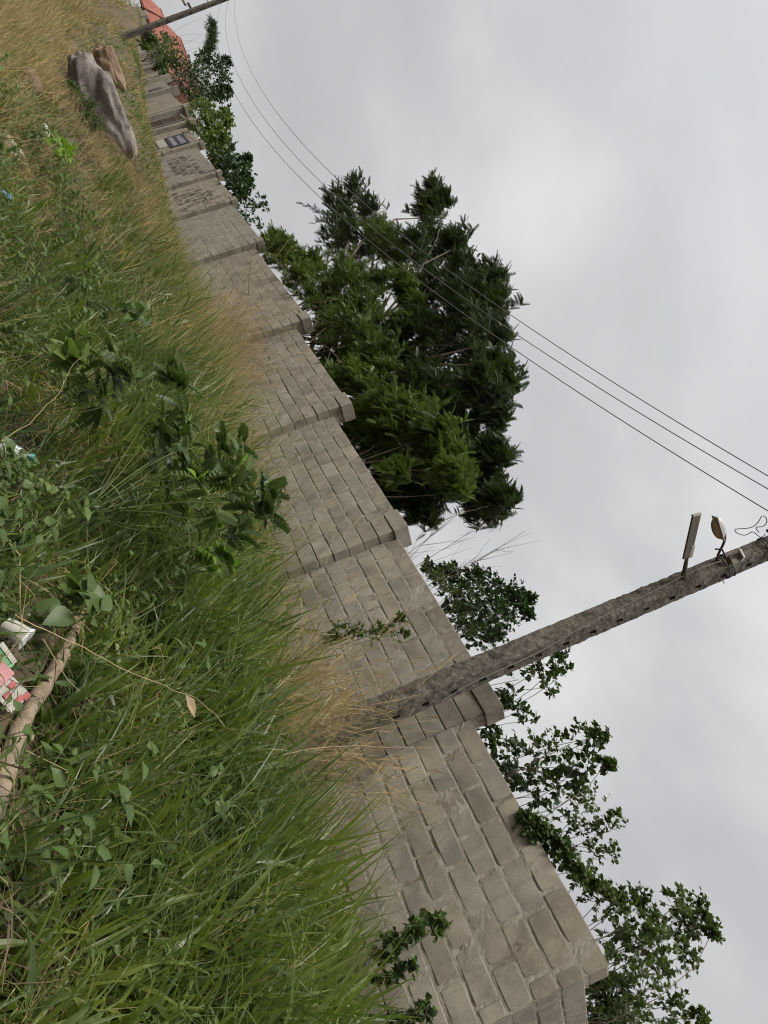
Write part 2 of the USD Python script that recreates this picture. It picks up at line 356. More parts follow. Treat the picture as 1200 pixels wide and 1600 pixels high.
def panel(parent, O, A, N, L, z0, z1, thick=.21, as_parts=True, seed=0, grid=.025, name='wall_section', ch=CH, hidden_below=None):
    """A length of wall in running bond. Core and mortar are one mesh; each block is a mesh of its own (or all one mesh of stuff)."""
    rng = np.random.default_rng(seed)
    flip = np.dot(np.cross(A, Z3), N) < 0
    fix = (lambda f: f[:, ::-1]) if flip else (lambda f: f)
    na, nz = max(3, int(L / grid)), max(3, int((z1 - z0) / grid))
    a, z = np.meshgrid(np.linspace(0, L, na), np.linspace(z0, z1 - .004, nz), indexing='ij')
    P = np.stack([a, z, 0 * a], -1)
    w = -.0088 + .022 * (meshkit.fbm(P * 5 + seed, 3, seed) - .42) + .008 * (meshkit.noise(P * 40, seed + 5) - .5)
    w = np.clip(w, -.017, .0018)
    v = np.stack([a, z, w], -1).reshape(-1, 3)
    ii, jj = np.meshgrid(np.arange(na - 1), np.arange(nz - 1), indexing='ij')
    q = np.stack([ii * nz + jj, (ii + 1) * nz + jj, (ii + 1) * nz + jj + 1, ii * nz + jj + 1], -1).reshape(-1, 4)
    f = np.vstack([q[:, [0, 1, 2]], q[:, [0, 2, 3]]])
    bx = trimesh.creation.box(bounds=[[0.003, z0 - .4, -thick], [L - .003, z1 - .012, -.030]])
    v, f = cat_mesh([(v, f), vf(bx)])
    sec = obj(name, (loc2w(O, A, N, v), fix(f)), M_MORTAR, parent)
    stuff, nc = [], int((z1 - z0) / ch) + 1
    for c in range(nc):
        top = z1 - c * ch - rng.uniform(0, .006); bot = z1 - (c + 1) * ch + rng.uniform(.014, .028)
        if top < z0 - .1: break
        x = -rng.uniform(.0, .46) if c else 0.0
        while x < L:
            ln = rng.choice([.45, .45, .45, .45, .40, .24]) * rng.uniform(.95, 1.04)
            a0, a1 = max(x, 0.0), min(x + ln, L)
            if a1 - a0 > .06:
                b = block_local(a0 + rng.uniform(.0, .008), a1 - rng.uniform(.004, .014), bot, top, rng, -thick if c == 0 else -.05, rng.uniform(-.004, .003))
                wv = loc2w(O, A, N, b[0])
                if as_parts and NBLOCK[0] < 296 and (hidden_below is None or top > hidden_below):
                    obj('block', (wv, fix(b[1])), BLK[rng.integers(0, 4)], sec, smooth=20); NBLOCK[0] += 1
                else: stuff.append((wv, fix(b[1])))
            x += ln + rng.uniform(.016, .034)
    if stuff: obj('blockwork', cat_mesh(stuff), BLK[seed % 2], sec, kind='stuff')
    return sec


def rounded_block(parent, O, A, N, a0, a1, z0, z1, w0, w1, mat, rng, name='block'):
    """A free-standing block seen on several sides (pier, coping)."""
    c = np.array([(a0 + a1) / 2, (z0 + z1) / 2, (w0 + w1) / 2])
    cw = loc2w(O, A, N, c[None])[0]
    ang = rng.uniform(-.02, .02); A2 = A * math.cos(ang) + N * math.sin(ang); N2 = N * math.cos(ang) - A * math.sin(ang)
    m = frame_box(cw, A2, Z3, N2, (a1 - a0, z1 - z0, w1 - w0), .008, 2, .010, int(rng.integers(0, 999)))
    if np.dot(np.cross(A2, Z3), N2) < 0: m = (m[0], m[1][:, ::-1])
    return obj(name, m, mat, parent)


O0 = np.array([*sw_xy(0, 0), 0])
SEC = [((950, 1508), (741, 1130)), ((790, 1100), (617, 840)), ((635, 835), (531, 658)), ((549, 640), (471, 520)), ((478, 508), (414, 396)), ((412, 383), (374, 330)), ((369, 318), (347, 283)),
       ((342, 275), (327, 248)), ((315, 227), (301, 206))]
TOP = []
for a, b in SEC:
    (s0, z0), (s1, z1) = on_wall(*a), on_wall(*b); TOP.append([s0, s1, (z0 + z1) / 2])
for k in range(len(TOP) - 1):                                  # sections run up to the next pier
    TOP[k][1] = TOP[k + 1][0]
GATE0, GATE1 = on_wall(304, 192)[0], on_wall(291, 174)[0]
TOP[-1][1] = GATE0 - .2
wall = thing('boundary_wall', 'long brown sandcrete block wall stepping uphill past the pole up to the metal gate', 'wall', (*sw_xy(4, 0), .5))
for k, (s0, s1, zt) in enumerate(TOP):
    zb = float(np.interp((s0 + s1) / 2, BS, BZ)) - .45
    Ok = O0 + A3 * s0
    panel(wall, Ok, A3, N3, s1 - s0, zb, zt, seed=20 + k, grid=.028 if k < 3 else (.045 if k < 5 else .09), hidden_below=zt - 8 * CH if k < 4 else zt + 9)
    if k == 0: continue
    rng = np.random.default_rng(90 + k)                         # a pier stands proud of the wall where the next length steps up
    proud, wid = (.02, .45) if k == 1 else (.15, .42)
    pz = zt + (.0 if k < 7 else .08)
    core = cat_mesh([frame_box(O0 + A3 * (s0 + wid / 2 + .01) + Z3 * ((zb + pz) / 2 - .02) + N3 * (proud - .225) / 2, A3, Z3, N3, (wid - .03, pz - zb - .03, .175 + proud))])
    pier = obj('pier', (core[0], core[1]), M_MORTAR, wall)
    c, z = 0, pz
    while z > zb + .1 and c < 11:
        h = CH - rng.uniform(.006, .012)
        if k < 7 or c < 9:
            rounded_block(pier, O0, A3, N3, s0 + (-.035 if c == 0 else rng.uniform(0, .008)), s0 + wid - rng.uniform(0, .01) + (.025 if c == 0 else 0), z - h, z - .003, -.2, proud + rng.uniform(-.008, .008) + (.015 if c == 0 else 0), BLK[rng.integers(0, 4)], rng)
        z -= CH; c += 1
# the wall turns the corner, one course lower
zt0 = TOP[0][2]
panel(wall, O0 + A3 * TOP[0][0] - N3 * .02, -N3, -A3, 7.0, float(ground_z(2.3, -3)) - .3, zt0 - CH, seed=51, grid=.03, name='side_wall', hidden_below=zt0 - 5 * CH)
# pseudo lettering sprayed on two lengths of the far wall, too small to read
def graffiti(parent, s0, s1, z0, z1, rows, seed, mat=M_INK, w=.012, fill=.75, th=.028):
    rng = np.random.default_rng(seed); parts = []; rh = (z1 - z0) / rows
    for r in range(rows):
        x = s0 + rng.uniform(0, .25) * (s1 - s0); end = s1 - rng.uniform(0, .3) * (s1 - s0) * .6
        cw = rh * .62
        while x < end:
            if rng.random() < fill:
                zz = z1 - (r + .85) * rh; hh = rh * .68
                for _ in range(3):
                    p = rng.integers(0, 3, 4) / 2.0
                    a = np.array([x + p[0] * cw * .7, zz + p[1] * hh]); b = np.array([x + p[2] * cw * .7, zz + p[3] * hh])
                    if np.linalg.norm(a - b) < .05: b = a + [0, hh]
                    mid = (a + b) / 2; d = b - a; ln = np.linalg.norm(d); d /= ln
                    ax = A3 * d[0] + Z3 * d[1]; ay = -A3 * d[1] + Z3 * d[0]
                    parts.append(frame_box(O0 + A3 * mid[0] + Z3 * mid[1] + N3 * (w + rng.uniform(0, .004)), ax, ay, N3, (ln + th, th, .006)))
            x += cw
    return obj('painted_lettering', cat_mesh(parts), mat, parent, kind='stuff')


graffiti(wall, TOP[6][0] + .8, TOP[6][1] - .5, TOP[6][2] - 2.0, TOP[6][2] - .55, 5, 5, th=.03, fill=.55)
graffiti(wall, TOP[7][0] + .7, TOP[7][1] - .9, TOP[7][2] - 1.7, TOP[7][2] - .45, 4, 8, th=.03, fill=.6)

# the notice board beside the gate
sgz = TOP[8][2]; sc_ = (TOP[8][0] + TOP[8][1]) / 2 - .4
sg = thing('notice_board', 'dark navy notice board with white lettering fixed to the wall by the gate', 'sign', (*sw_xy(sc_, .05), sgz - 1.3))
C = O0 + A3 * sc_ + Z3 * (sgz - .95) + N3 * .03
obj('board', frame_box(C, A3, Z3, N3, (3.1, 1.0, .03), .006), M_NAVY, sg)
obj('lower_board', frame_box(C - Z3 * .80 + A3 * .3, A3, Z3, N3, (2.3, .45, .028), .006), M_CARD, sg)
lt = []
rng = np.random.default_rng(4)
for r, (zo, h, x0, x1) in enumerate(((.20, .28, -1.25, 1.05), (-.22, .24, -1.3, 1.2))):
    x = x0
    while x < x1:
        lw = rng.uniform(.12, .24)
        for q in range(2):
            lt.append(frame_box(C + A3 * (x + lw * .35 * q) + Z3 * (zo + rng.uniform(-.02, .02)) + N3 * .018, A3, Z3, N3, (lw * .36, h * rng.uniform(.75, 1), .008)))
        x += lw + .05
obj('painted_lettering', cat_mesh(lt), M_SIGNWHITE, sg, kind='stuff')

# gate with two pillars, and the walls beyond it
gb = float(np.interp(51, BS, BZ)) - .3; gtop = on_wall(297, 183)[1] - .25
gate = thing('metal_gate', 'rusty barred metal gate between two block pillars in the wall', 'gate', (*sw_xy((GATE0 + GATE1) / 2, 0), gb))
for s in np.linspace(GATE0 + .15, GATE1 - .15, 22):
    obj('bar', tube([O0 + A3 * s + Z3 * gb - N3 * .05, O0 + A3 * s + Z3 * gtop - N3 * .05], .022, 6), M_STEELDARK, gate)
for z in (gb + .45, (gb + gtop) / 2, gtop - .5, gtop - .05):
    obj('rail', frame_box(O0 + A3 * (GATE0 + GATE1) / 2 + Z3 * z - N3 * .05, A3, Z3, N3, (GATE1 - GATE0 - .1, .10, .06), .005), M_GATEGREY if z > gtop - .2 else M_STEELDARK, gate)
obj('lower_panel', frame_box(O0 + A3 * (GATE0 + GATE1) / 2 + Z3 * (gb + .75) - N3 * .09, A3, Z3, N3, (GATE1 - GATE0 - .12, 1.1, .012)), M_STEELDARK, gate)
for s in (GATE0 + .1, (GATE0 + GATE1) / 2, GATE1 - .1):
    obj('stile', frame_box(O0 + A3 * s + Z3 * (gb + gtop) / 2 - N3 * .05, A3, Z3, N3, (.1, gtop - gb, .07), .005), M_GATEGREY, gate)
for s, nm in ((GATE0 - .25, 'gate pillar beside the notice board with an overhanging grey cap'), (GATE1 + .35, 'gate pillar on the uphill side of the barred gate')):
    zt = on_wall(304, 192)[1] if s < GATE0 else on_wall(284, 161)[1]
    pl = thing('gate_pillar', nm, 'pillar', (*sw_xy(s, 0), gb))
    obj('shaft', frame_box(O0 + A3 * s + Z3 * (gb + zt - .3) / 2 , A3, Z3, N3, (.55, zt - .3 - gb, .5), .015, 2, .02, 3), BLK[1], pl)
    obj('cap', frame_box(O0 + A3 * (s - .1) + Z3 * (zt - .16), A3, Z3, N3, (1.15, .30, .62), .012, 1, .01, 5), M_CONC2, pl)
wall2 = thing('boundary_wall', 'pale far block wall beyond the gate with a barred window hole', 'wall', (*sw_xy(75, 0), 4.5))
PT = [((284, 161), (275, 155)), ((269, 144), (260, 126)), ((259, 124), (248, 108)), ((248, 107), (228, 89))]
T2 = []
for a, b in PT:
    (s0, z0), (s1, z1) = on_wall(*a), on_wall(*b); T2.append([s0, s1, (z0 + z1) / 2])
T2[0][0] = GATE1 + .65
for k in range(3): T2[k][1] = T2[k + 1][0]
for k, (s0, s1, zt) in enumerate(T2):
    zb = float(np.interp((s0 + s1) / 2, BS, BZ)) - .6
    panel(wall2, O0 + A3 * s0, A3, N3, s1 - s0, zb, zt, seed=70 + k, grid=.15, as_parts=False)
    obj('pier', frame_box(O0 + A3 * (s0 + .25) + Z3 * (zb + zt + .25) / 2, A3, Z3, N3, (.5, zt + .25 - zb, .6), .015, 1, .02, k), BLK[k], wall2)
s0, s1, zt = T2[1]
obj('window_hole', frame_box(O0 + A3 * (s0 * .62 + s1 * .38) + Z3 * (zt - 1.05) + N3 * .02, A3, Z3, N3, (2.6, .9, .05)), M_STEELDARK, wall2)
obj('end_pier', frame_box(O0 + A3 * (T2[3][1] + .3) + Z3 * (T2[3][2] - 1.1), A3, Z3, N3, (.7, 2.9, .7), .02, 1, .02, 9), M_CONC2, wall2)


# ------------------------------------------------------------------ plants
def leaf_ovate(n=4, wid=.42, fold=.25, droop=.25):
    t = np.linspace(0, 1, n + 1); w = wid * np.sin(np.pi * t ** .8) * (1 - .25 * t) / 1.0
    rows = [[0, 0, 0]]
    for k in range(1, n):
        z = -droop * t[k] ** 2
        rows += [[t[k], -w[k], z + fold * w[k]], [t[k], 0, z], [t[k], w[k], z + fold * w[k]]]
    rows += [[1, 0, -droop]]
    f = [[0, 2, 1], [0, 3, 2]]
    for k in range(n - 2):
        a = 1 + 3 * k; b = a + 3
        f += [[a, a + 1, b + 1], [a, b + 1, b], [a + 1, a + 2, b + 2], [a + 1, b + 2, b + 1]]
    a = 1 + 3 * (n - 2); e = len(rows) - 1
    f += [[a, a + 1, e], [a + 1, a + 2, e]]
    return np.array(rows, float), np.array(f)


def leaf_frond(pairs=8, leaflet=.30, lw=.07, droop=.35, ovate=False):
    """Pinnate leaf: a curved rachis with paired leaflets."""
    parts = []
    x = np.linspace(0, 1, 5); z = -droop * x ** 2
    parts.append((np.vstack([np.column_stack([x, np.full(5, -.006), z]), np.column_stack([x, np.full(5, .006), z])]), np.array([[k, k + 1, k + 6] for k in range(4)] + [[k, k + 6, k + 5] for k in range(4)])))
    for k in range(pairs):
        t = .14 + .86 * k / (pairs - .5); zz = -droop * t * t
        L = leaflet * (1 - .35 * abs(t - .45) / .55)
        for s in (-1, 1):
            d = np.array([.45, s * .86, -.25]); d /= np.linalg.norm(d); p = np.array([t, 0, zz])
            side = np.array([.86, -s * .45, .05]) * lw
            if ovate:
                lv, lf = leaf_ovate(3, .5, .2, .2)
                e2 = np.cross([0, 0, 1.], d); e2 /= np.linalg.norm(e2); e3 = np.cross(d, e2)
                parts.append((p + L * (lv[:, :1] * d + lv[:, 1:2] * e2 * lw / .15 + lv[:, 2:] * e3), lf))
            else:
                v = np.array([p, p + d * L * .45 - side, p + d * L, p + d * L * .55 + side]); parts.append((v, np.array([[0, 1, 2], [0, 2, 3]])))
    return cat_mesh(parts)


def frond_light(pairs, leaflet, lw, droop):
    v, f = [[0, 0, 0], [.5, .012, -droop * .25], [1, 0, -droop]], [[0, 1, 2]]
    for k in range(pairs):
        t = .12 + .88 * k / (pairs - .6); z = -droop * t * t; L = leaflet * (1 - .35 * abs(t - .45) / .55)
        for s in (-1, 1):
            n = len(v); v += [[t - lw * .5, 0, z], [t + lw * .5, s * .01, z], [t + L * .5, s * L * .85, z - L * .22]]; f += [[n, n + 1, n + 2]]
    return np.array(v, float), np.array(f)


T_OVATE, T_OVATE5 = leaf_ovate(3, .40), leaf_ovate(5, .42, .25, .3)
T_LANCE = leaf_ovate(3, .17, .3, .35)
T_ROUND = leaf_ovate(4, .62, .18, .3)
T_FROND = frond_light(7, .32, .15, .4)
T_FROND_S = frond_light(6, .32, .11, .3)
T_COMP = leaf_frond(6, .36, .17, .6, True)


def place_leaves(T, pos, dirs, up, size, rng, wscale=None):
    v, f = T; n = len(pos)
    d = dirs / (np.linalg.norm(dirs, axis=1, keepdims=True) + 1e-9)
    side = np.cross(up, d); side /= np.linalg.norm(side, axis=1, keepdims=True) + 1e-9
    nrm = np.cross(d, side)
    roll = rng.normal(0, .45, (n, 1)); s2 = side * np.cos(roll) + nrm * np.sin(roll); n2 = np.cross(d, s2)
    ws = np.ones((n, 1, 1)) if wscale is None else wscale[:, None, None]
    P = pos[:, None] + size[:, None, None] * (v[None, :, :1] * d[:, None] + ws * v[None, :, 1:2] * s2[:, None] + v[None, :, 2:3] * n2[:, None])
    Fa = f[None] + (np.arange(n) * len(v))[:, None, None]
    return P.reshape(-1, 3), Fa.reshape(-1, 3)


def crown(clumps, rng, twigs, per, T, size, wind=(-.35, 0, .1), updir=.35, inner=.35, spread=.75, radial=1.0):
    """Leafy twigs that leave each clump's middle. clumps: (centre, radius). Returns leaves and twig polylines."""
    P, Dr, tw = [], [], []
    wind = np.array(wind)
    for c, r in clumps:
        nt = max(3, int(twigs * rng.uniform(.75, 1.25)))
        d = rng.normal(0, 1, (nt, 3)); d /= np.linalg.norm(d, axis=1, keepdims=True)
        st = c + d * r * inner * rng.uniform(0, 1, (nt, 1)) + rng.normal(0, .12, (nt, 3)) * r
        dd = d + wind + [0, 0, updir]; dd /= np.linalg.norm(dd, axis=1, keepdims=True)
        ln = r * (rng.uniform(.55, 1.15, nt) if radial == 1 else rng.uniform(.45, 1.0, nt) + .8 * rng.random(nt) ** 4)
        for k in range(nt):
            bend = rng.normal(0, .22, 3) - [0, 0, .18]
            t = np.linspace(0, 1, 5)[:, None]
            line = st[k] + dd[k] * ln[k] * t + bend * ln[k] * t ** 2 * .5
            tw.append(line[::2])
            m = max(2, int(per * ln[k] / r)); u = np.sort(rng.uniform(.12, 1.0, m)); u[-1] = 1.0
            pos = st[k] + dd[k] * ln[k] * u[:, None] + bend * ln[k] * u[:, None] ** 2 * .5
            out = rng.normal(0, 1, (m, 3)); out -= (out @ dd[k])[:, None] * dd[k]; out /= np.linalg.norm(out, axis=1, keepdims=True) + 1e-9
            P.append(pos); Dr.append(dd[k] * (.45 + .6 * u[:, None] ** 3) * radial + out * spread + wind * (.6 if radial == 1 else 1.25))
    P = np.vstack(P); Dr = np.vstack(Dr)
    sz = size * rng.uniform(.65, 1.2, len(P))
    upv = np.tile([0, 0, 1.], (len(P), 1)) + rng.normal(0, .25, (len(P), 3))
    return place_leaves(T, P, Dr, upv, sz, rng), tw


def skeleton(base, clumps, rng, r0, fork=.45, wob=.12, sides=7):
    """A trunk with limbs that reach the clumps; tapers at every fork."""
    base = np.asarray(base, float); cs = np.array([c for c, _ in clumps]); mid = cs.mean(0)
    top = base + (mid - base) * fork; top[2] = base[2] + (cs[:, 2].mean() - base[2]) * fork
    h = np.linalg.norm(top - base)
    t = np.linspace(0, 1, 7)[:, None]
    trunk = base + (top - base) * t + np.sin(t * 5 + rng.uniform(0, 6)) * rng.normal(0, .04, 3) * h * t
    trunk[0, 2] -= .25
    parts_t = [tube(trunk, np.linspace(r0 * 1.15, r0 * .7, 7), sides)]
    limbs = []
    for c, r in clumps:
        k = rng.integers(3, 7); a = trunk[k]; t = np.linspace(0, 1, 6)[:, None]
        ln = np.linalg.norm(c - a)
        bend = rng.normal(0, wob, 3) * ln + [0, 0, .12 * ln]
        line = a + (c - a) * t + bend * (t * (1 - t)) * 2
        rr = r0 * np.clip(.42, .05, 1) * np.linspace(1, .25, 6) * min(1, .5 + r)
        limbs.append(tube(line, np.maximum(rr, .004), 5, False))
    return cat_mesh(parts_t), cat_mesh(limbs)


def plant(name, label, cat, clumps_px, depth, T, size, mat, twigs=14, per=9, seed=0, r0=.05, base=None, group=None, bark=None, jit=.6, wind=(-.35, 0, .1), updir=.35,
          twig_r=.004, scale_r=1.0, radial=1.0, spread=.75, accents=None, trunk=True, fork=.45, inner=.45, tsides=3, off=None):
    rng = np.random.default_rng(seed)
    clumps = []
    for px, py, r in clumps_px:
        d0 = depth
        if off is not None:
            dr = ray(px, py); d0 = -DW / (dr[:2] @ WN) + off
        d = d0 + rng.uniform(-1, 1) * jit * r / FPX * d0
        if off is not None and off > 0: d = max(d, d0 - off + r / FPX * d0 * .5)
        clumps.append((at(px, py, d), r / FPX * d * scale_r))
    mid = np.mean([c for c, _ in clumps], 0)
    if base is None: base = np.array([mid[0], mid[1], gz(mid)])
    t = thing(name, label, cat, base, group)
    (lv, lf), tw = crown(clumps, rng, twigs, per, T, size, wind, updir, inner=inner, spread=spread, radial=radial)
    if trunk:
        a, b = skeleton(base, clumps, rng, r0, fork)
        obj('trunk' if r0 > .03 else 'stem', a, bark or M_BARK, t, smooth=True)
        obj('branches', cat_mesh([b] + [tube(l, np.linspace(twig_r, twig_r * .4, 3), 3, False) for l in tw]), bark or M_BARK, t, smooth=True)
    obj('crown' if r0 > .03 else 'foliage', (lv, lf), mat, t, smooth=r0 < .035)
    if accents:
        amat, frac, asz = accents
        pick = [tw[k][-1] for k in rng.permutation(len(tw))[:int(len(tw) * frac)]]
        p = np.repeat(np.array(pick), 3, 0); d = rng.normal(0, 1, p.shape) + [-.3, 0, .7]
        obj('young_leaves', place_leaves(T_OVATE, p, d, np.tile([0, 0, 1.], (len(p), 1)), asz * rng.uniform(.6, 1.1, len(p)), rng), amat, t, smooth=True)
    return t


Zc = lambda L: [(400 + .375 * x, 260 + .375 * y, .375 * r) for x, y, r in L]
DARKTREE = Zc([(400, 130, 55), (340, 200, 60), (460, 210, 60), (330, 310, 60), (420, 330, 75), (490, 350, 50), (725, 112, 42), (785, 165, 35), (715, 215, 50), (655, 345, 60), (760, 340, 75), (830, 340, 45), (860, 450, 60),
               (740, 450, 85), (680, 560, 75), (800, 560, 85), (900, 560, 75), (965, 490, 55), (985, 590, 50), (880, 680, 85), (760, 680, 85), (660, 720, 85), (640, 840, 80), (780, 820, 95), (900, 820, 85), (990, 730, 50), (1010, 850, 55),
               (1030, 930, 50), (960, 950, 75), (850, 960, 95), (740, 960, 85), (660, 940, 70), (1000, 1040, 45), (900, 1080, 80), (800, 1100, 80), (940, 1180, 70), (1005, 1220, 45), (880, 1260, 80), (960, 1320, 60), (1025, 1415, 40),
               (945, 1450, 50), (900, 1380, 55), (720, 1380, 75), (680, 1300, 80), (620, 1250, 80), (560, 1350, 55), (650, 1400, 60), (700, 1480, 40), (500, 1230, 55), (440, 1160, 40), (540, 1140, 55), (590, 1170, 60)])
BRIGHT = Zc([(80, 320, 35), (100, 380, 45), (170, 400, 50), (180, 480, 55), (240, 430, 45), (300, 500, 60), (260, 560, 60), (380, 450, 55), (420, 540, 65), (340, 600, 70), (450, 620, 55), (400, 700, 75), (300, 700, 60), (480, 720, 60), (520, 800, 50),
             (440, 820, 70), (350, 800, 60), (530, 880, 45), (460, 940, 50), (390, 900, 50), (520, 300, 55), (560, 340, 55), (585, 420, 55), (520, 490, 45), (630, 510, 35), (660, 590, 35), (600, 660, 30)])
BRIGHT2 = Zc([(560, 1000, 45), (600, 1050, 60), (680, 1050, 60), (640, 1150, 70), (740, 1120, 55), (720, 1200, 60), (800, 1200, 55), (830, 1290, 50), (760, 1260, 50), (850, 1350, 35), (560, 1100, 50), (470, 1020, 40), (440, 1060, 40), (480, 1120, 50), (520, 1180, 50), (560, 1240, 45), (590, 1300, 40), (430, 1110, 30)])
plant('feathery_tree', 'tall dark green feathery tree rising behind the middle of the wall', 'tree', DARKTREE, 19.5, T_FROND, .25, L_FEATH, twigs=42, per=16, seed=1, r0=.16, jit=5, wind=(-.6, 0, .12), twig_r=.005, scale_r=1.02, inner=.95, spread=.75, radial=.3, tsides=3, off=3.6)
plant('feathery_tree', 'bright green feathery shrub tree leaning over the wall in front of the dark tree', 'tree', BRIGHT, 16.8, T_FROND, .20, L_BRIGHT, twigs=40, per=16, seed=2, r0=.06, jit=3, wind=(-.6, 0, .12), twig_r=.004, scale_r=1.02, inner=.95, spread=.75, radial=.3, off=1.6)
plant('feathery_tree', 'smaller bright feathery tree just behind the second stepped pier', 'tree', BRIGHT2, 16.0, T_FROND, .20, L_BRIGHT, twigs=36, per=15, seed=3, r0=.05, jit=3, wind=(-.6, 0, .1), twig_r=.004, scale_r=1.02, inner=.95, spread=.75, radial=.3, off=1.4)
plant('leafy_bush', 'dark rounded bush behind the wall just left of the leaning pole', 'bush', [(675, 893, 10), (700, 900, 13), (725, 925, 20), (760, 945, 24), (790, 938, 20), (808, 942, 14), (772, 912, 17), (735, 960, 22), (780, 970, 20), (750, 985, 20), (705, 930, 14), (822, 962, 8), (822, 935, 8), (740, 900, 12), (715, 950, 16), (765, 995, 18), (735, 990, 18)],
      13.5, T_OVATE, .085, L_DARK, twigs=34, per=12, seed=4, scale_r=1.1, inner=.9, r0=.04, jit=6)
plant('leafy_bush', 'thin light green bush with small leaves at the dark bush edge', 'bush', [(672, 885, 9), (688, 900, 9), (700, 888, 8), (705, 925, 14), (690, 915, 10), (715, 955, 14), (735, 985, 14), (680, 900, 8)], 12.2, T_LANCE, .09, L_SHRUB, twigs=9, per=8, seed=5, r0=.02, jit=4)
plant('broad_leaf_shrub', 'broad leaved shrub with dark round leaves above the wall right of the pole', 'shrub', [(810, 1062, 20), (840, 1048, 18), (865, 1036, 16), (882, 1030, 9), (852, 1075, 15), (802, 1085, 14), (872, 1060, 12), (812, 1112, 10), (832, 1125, 11), (795, 1100, 10)],
      9.6, T_OVATE5, .075, L_BROAD, twigs=9, per=9, seed=6, scale_r=1.2, inner=.8, r0=.025, jit=5, spread=1.0, bark=M_BARK)
plant('broad_leaf_shrub', 'dense broad leaved shrub with a few yellow leaves over the nearest wall length', 'shrub', [(775, 1165, 18), (800, 1180, 22), (830, 1170, 24), (860, 1175, 24), (892, 1162, 22), (922, 1155, 14), (943, 1150, 8), (850, 1205, 22), (820, 1222, 20), (882, 1200, 18), (905, 1195, 14), (945, 1195, 9), (870, 1232, 15), (900, 1222, 11), (842, 1245, 16), (800, 1215, 16), (790, 1200, 14), (770, 1145, 10)],
      9.0, T_OVATE5, .078, L_BROAD, twigs=11, per=10, seed=7, scale_r=1.2, inner=.8, r0=.03, jit=5, spread=1.0)
plant('leafy_shrub', 'open small leaved shrub with bare pale twigs between vine and broad leaves', 'shrub', [(905, 1262, 16), (930, 1268, 18), (950, 1298, 14), (955, 1330, 9), (928, 1332, 14), (900, 1240, 10), (885, 1335, 12), (912, 1362, 15), (960, 1276, 8), (890, 1285, 12), (920, 1300, 12)], 9.4, T_OVATE, .055, L_SHRUB, twigs=15, per=10, seed=8, scale_r=1.25, inner=.9, r0=.02, jit=5)
plant('leafy_shrub', 'tall pointed leaf shrub rising behind the wall corner', 'shrub', [(940, 1402, 16), (962, 1422, 20), (990, 1412, 16), (1010, 1442, 17), (1060, 1412, 18), (1082, 1430, 20), (1098, 1442, 14), (1062, 1452, 20), (1032, 1472, 20), (1002, 1490, 24), (965, 1500, 25), (950, 1545, 28), (1000, 1550, 28), (1040, 1520, 20), (1070, 1492, 15), (1050, 1572, 20), (1090, 1592, 12), (930, 1590, 22), (1000, 1602, 26), (920, 1382, 10), (902, 1372, 12), (1110, 1462, 7), (970, 1460, 16), (985, 1580, 26), (940, 1625, 26), (1045, 1630, 22)],
      8.3, T_OVATE, .062, L_SHRUB, twigs=24, per=12, seed=9, scale_r=1.2, inner=.9, r0=.035, jit=6)
plant('leafy_bush', 'dark leafy bush crowding behind the side wall at the corner', 'bush', [(935, 1535, 16), (945, 1565, 22), (930, 1600, 22), (960, 1590, 22), (950, 1625, 25), (960, 1545, 16)], 8.9, T_LANCE, .10, L_DARK, twigs=26, per=12, seed=10, r0=.03, jit=4)
vc = []
plant('creeping_vine', 'green creeping vine draped over the top of the nearest wall length', 'vine', [(812, 1288, 11), (828, 1298, 14), (848, 1313, 15), (868, 1330, 15), (888, 1346, 11), (862, 1303, 13), (838, 1284, 11), (880, 1322, 12), (902, 1356, 8), (820, 1275, 8), (850, 1292, 10), (835, 1310, 10)], 6.95, T_ROUND, .048, L_VINE, twigs=22, per=9, seed=11, r0=.012, jit=.3, wind=(-.1, -.1, 0), updir=.1, spread=1.1, fork=.9, off=.03, trunk=False)
# uphill, behind the wall
plant('slim_tree', 'tiny feathery treetop standing alone above the far bushes', 'tree', [(330, 36, 5), (331, 45, 6), (331, 55, 6), (330, 65, 5), (328, 74, 4)], 42, T_FROND_S, .55, L_DARK, twigs=22, per=10, seed=12, r0=.05, jit=2, off=4.0)
plant('leafy_bush', 'round olive bush in front of the red roof', 'bush', [(250, 76, 11), (262, 86, 13), (270, 97, 9), (256, 62, 8), (266, 72, 9), (246, 92, 8), (258, 100, 9), (252, 108, 7)], 60, T_OVATE, .26, L_SHRUB, twigs=34, per=9, seed=13, r0=.08, jit=2, scale_r=1.3, inner=.8, off=-4.0)
plant('leafy_bush', 'dark airy bush beside the right end of the red roof', 'bush', [(282, 113, 12), (300, 106, 14), (286, 124, 13), (310, 120, 14), (320, 102, 11), (336, 97, 10), (345, 110, 9), (350, 125, 8), (330, 130, 13), (302, 136, 13), (320, 150, 13), (340, 148, 10), (316, 90, 7), (354, 96, 5), (326, 82, 6), (300, 155, 12), (352, 145, 6)], 44, T_OVATE, .22, L_DARK, twigs=40, per=10, seed=14, r0=.08, jit=4, scale_r=1.25, inner=.8, off=3.5)
plant('leafy_bush', 'light green bush behind the notice board and gate', 'bush', [(310, 180, 13), (325, 186, 14), (340, 190, 12), (320, 205, 13), (335, 210, 13), (345, 226, 10), (330, 226, 10), (340, 242, 8), (352, 176, 6), (355, 190, 5), (338, 256, 6), (346, 270, 6), (305, 195, 10), (318, 168, 8)], 38, T_OVATE, .20, L_YELLOW, twigs=36, per=11, seed=15, r0=.06, jit=3, scale_r=1.35, inner=.8, off=2.2)
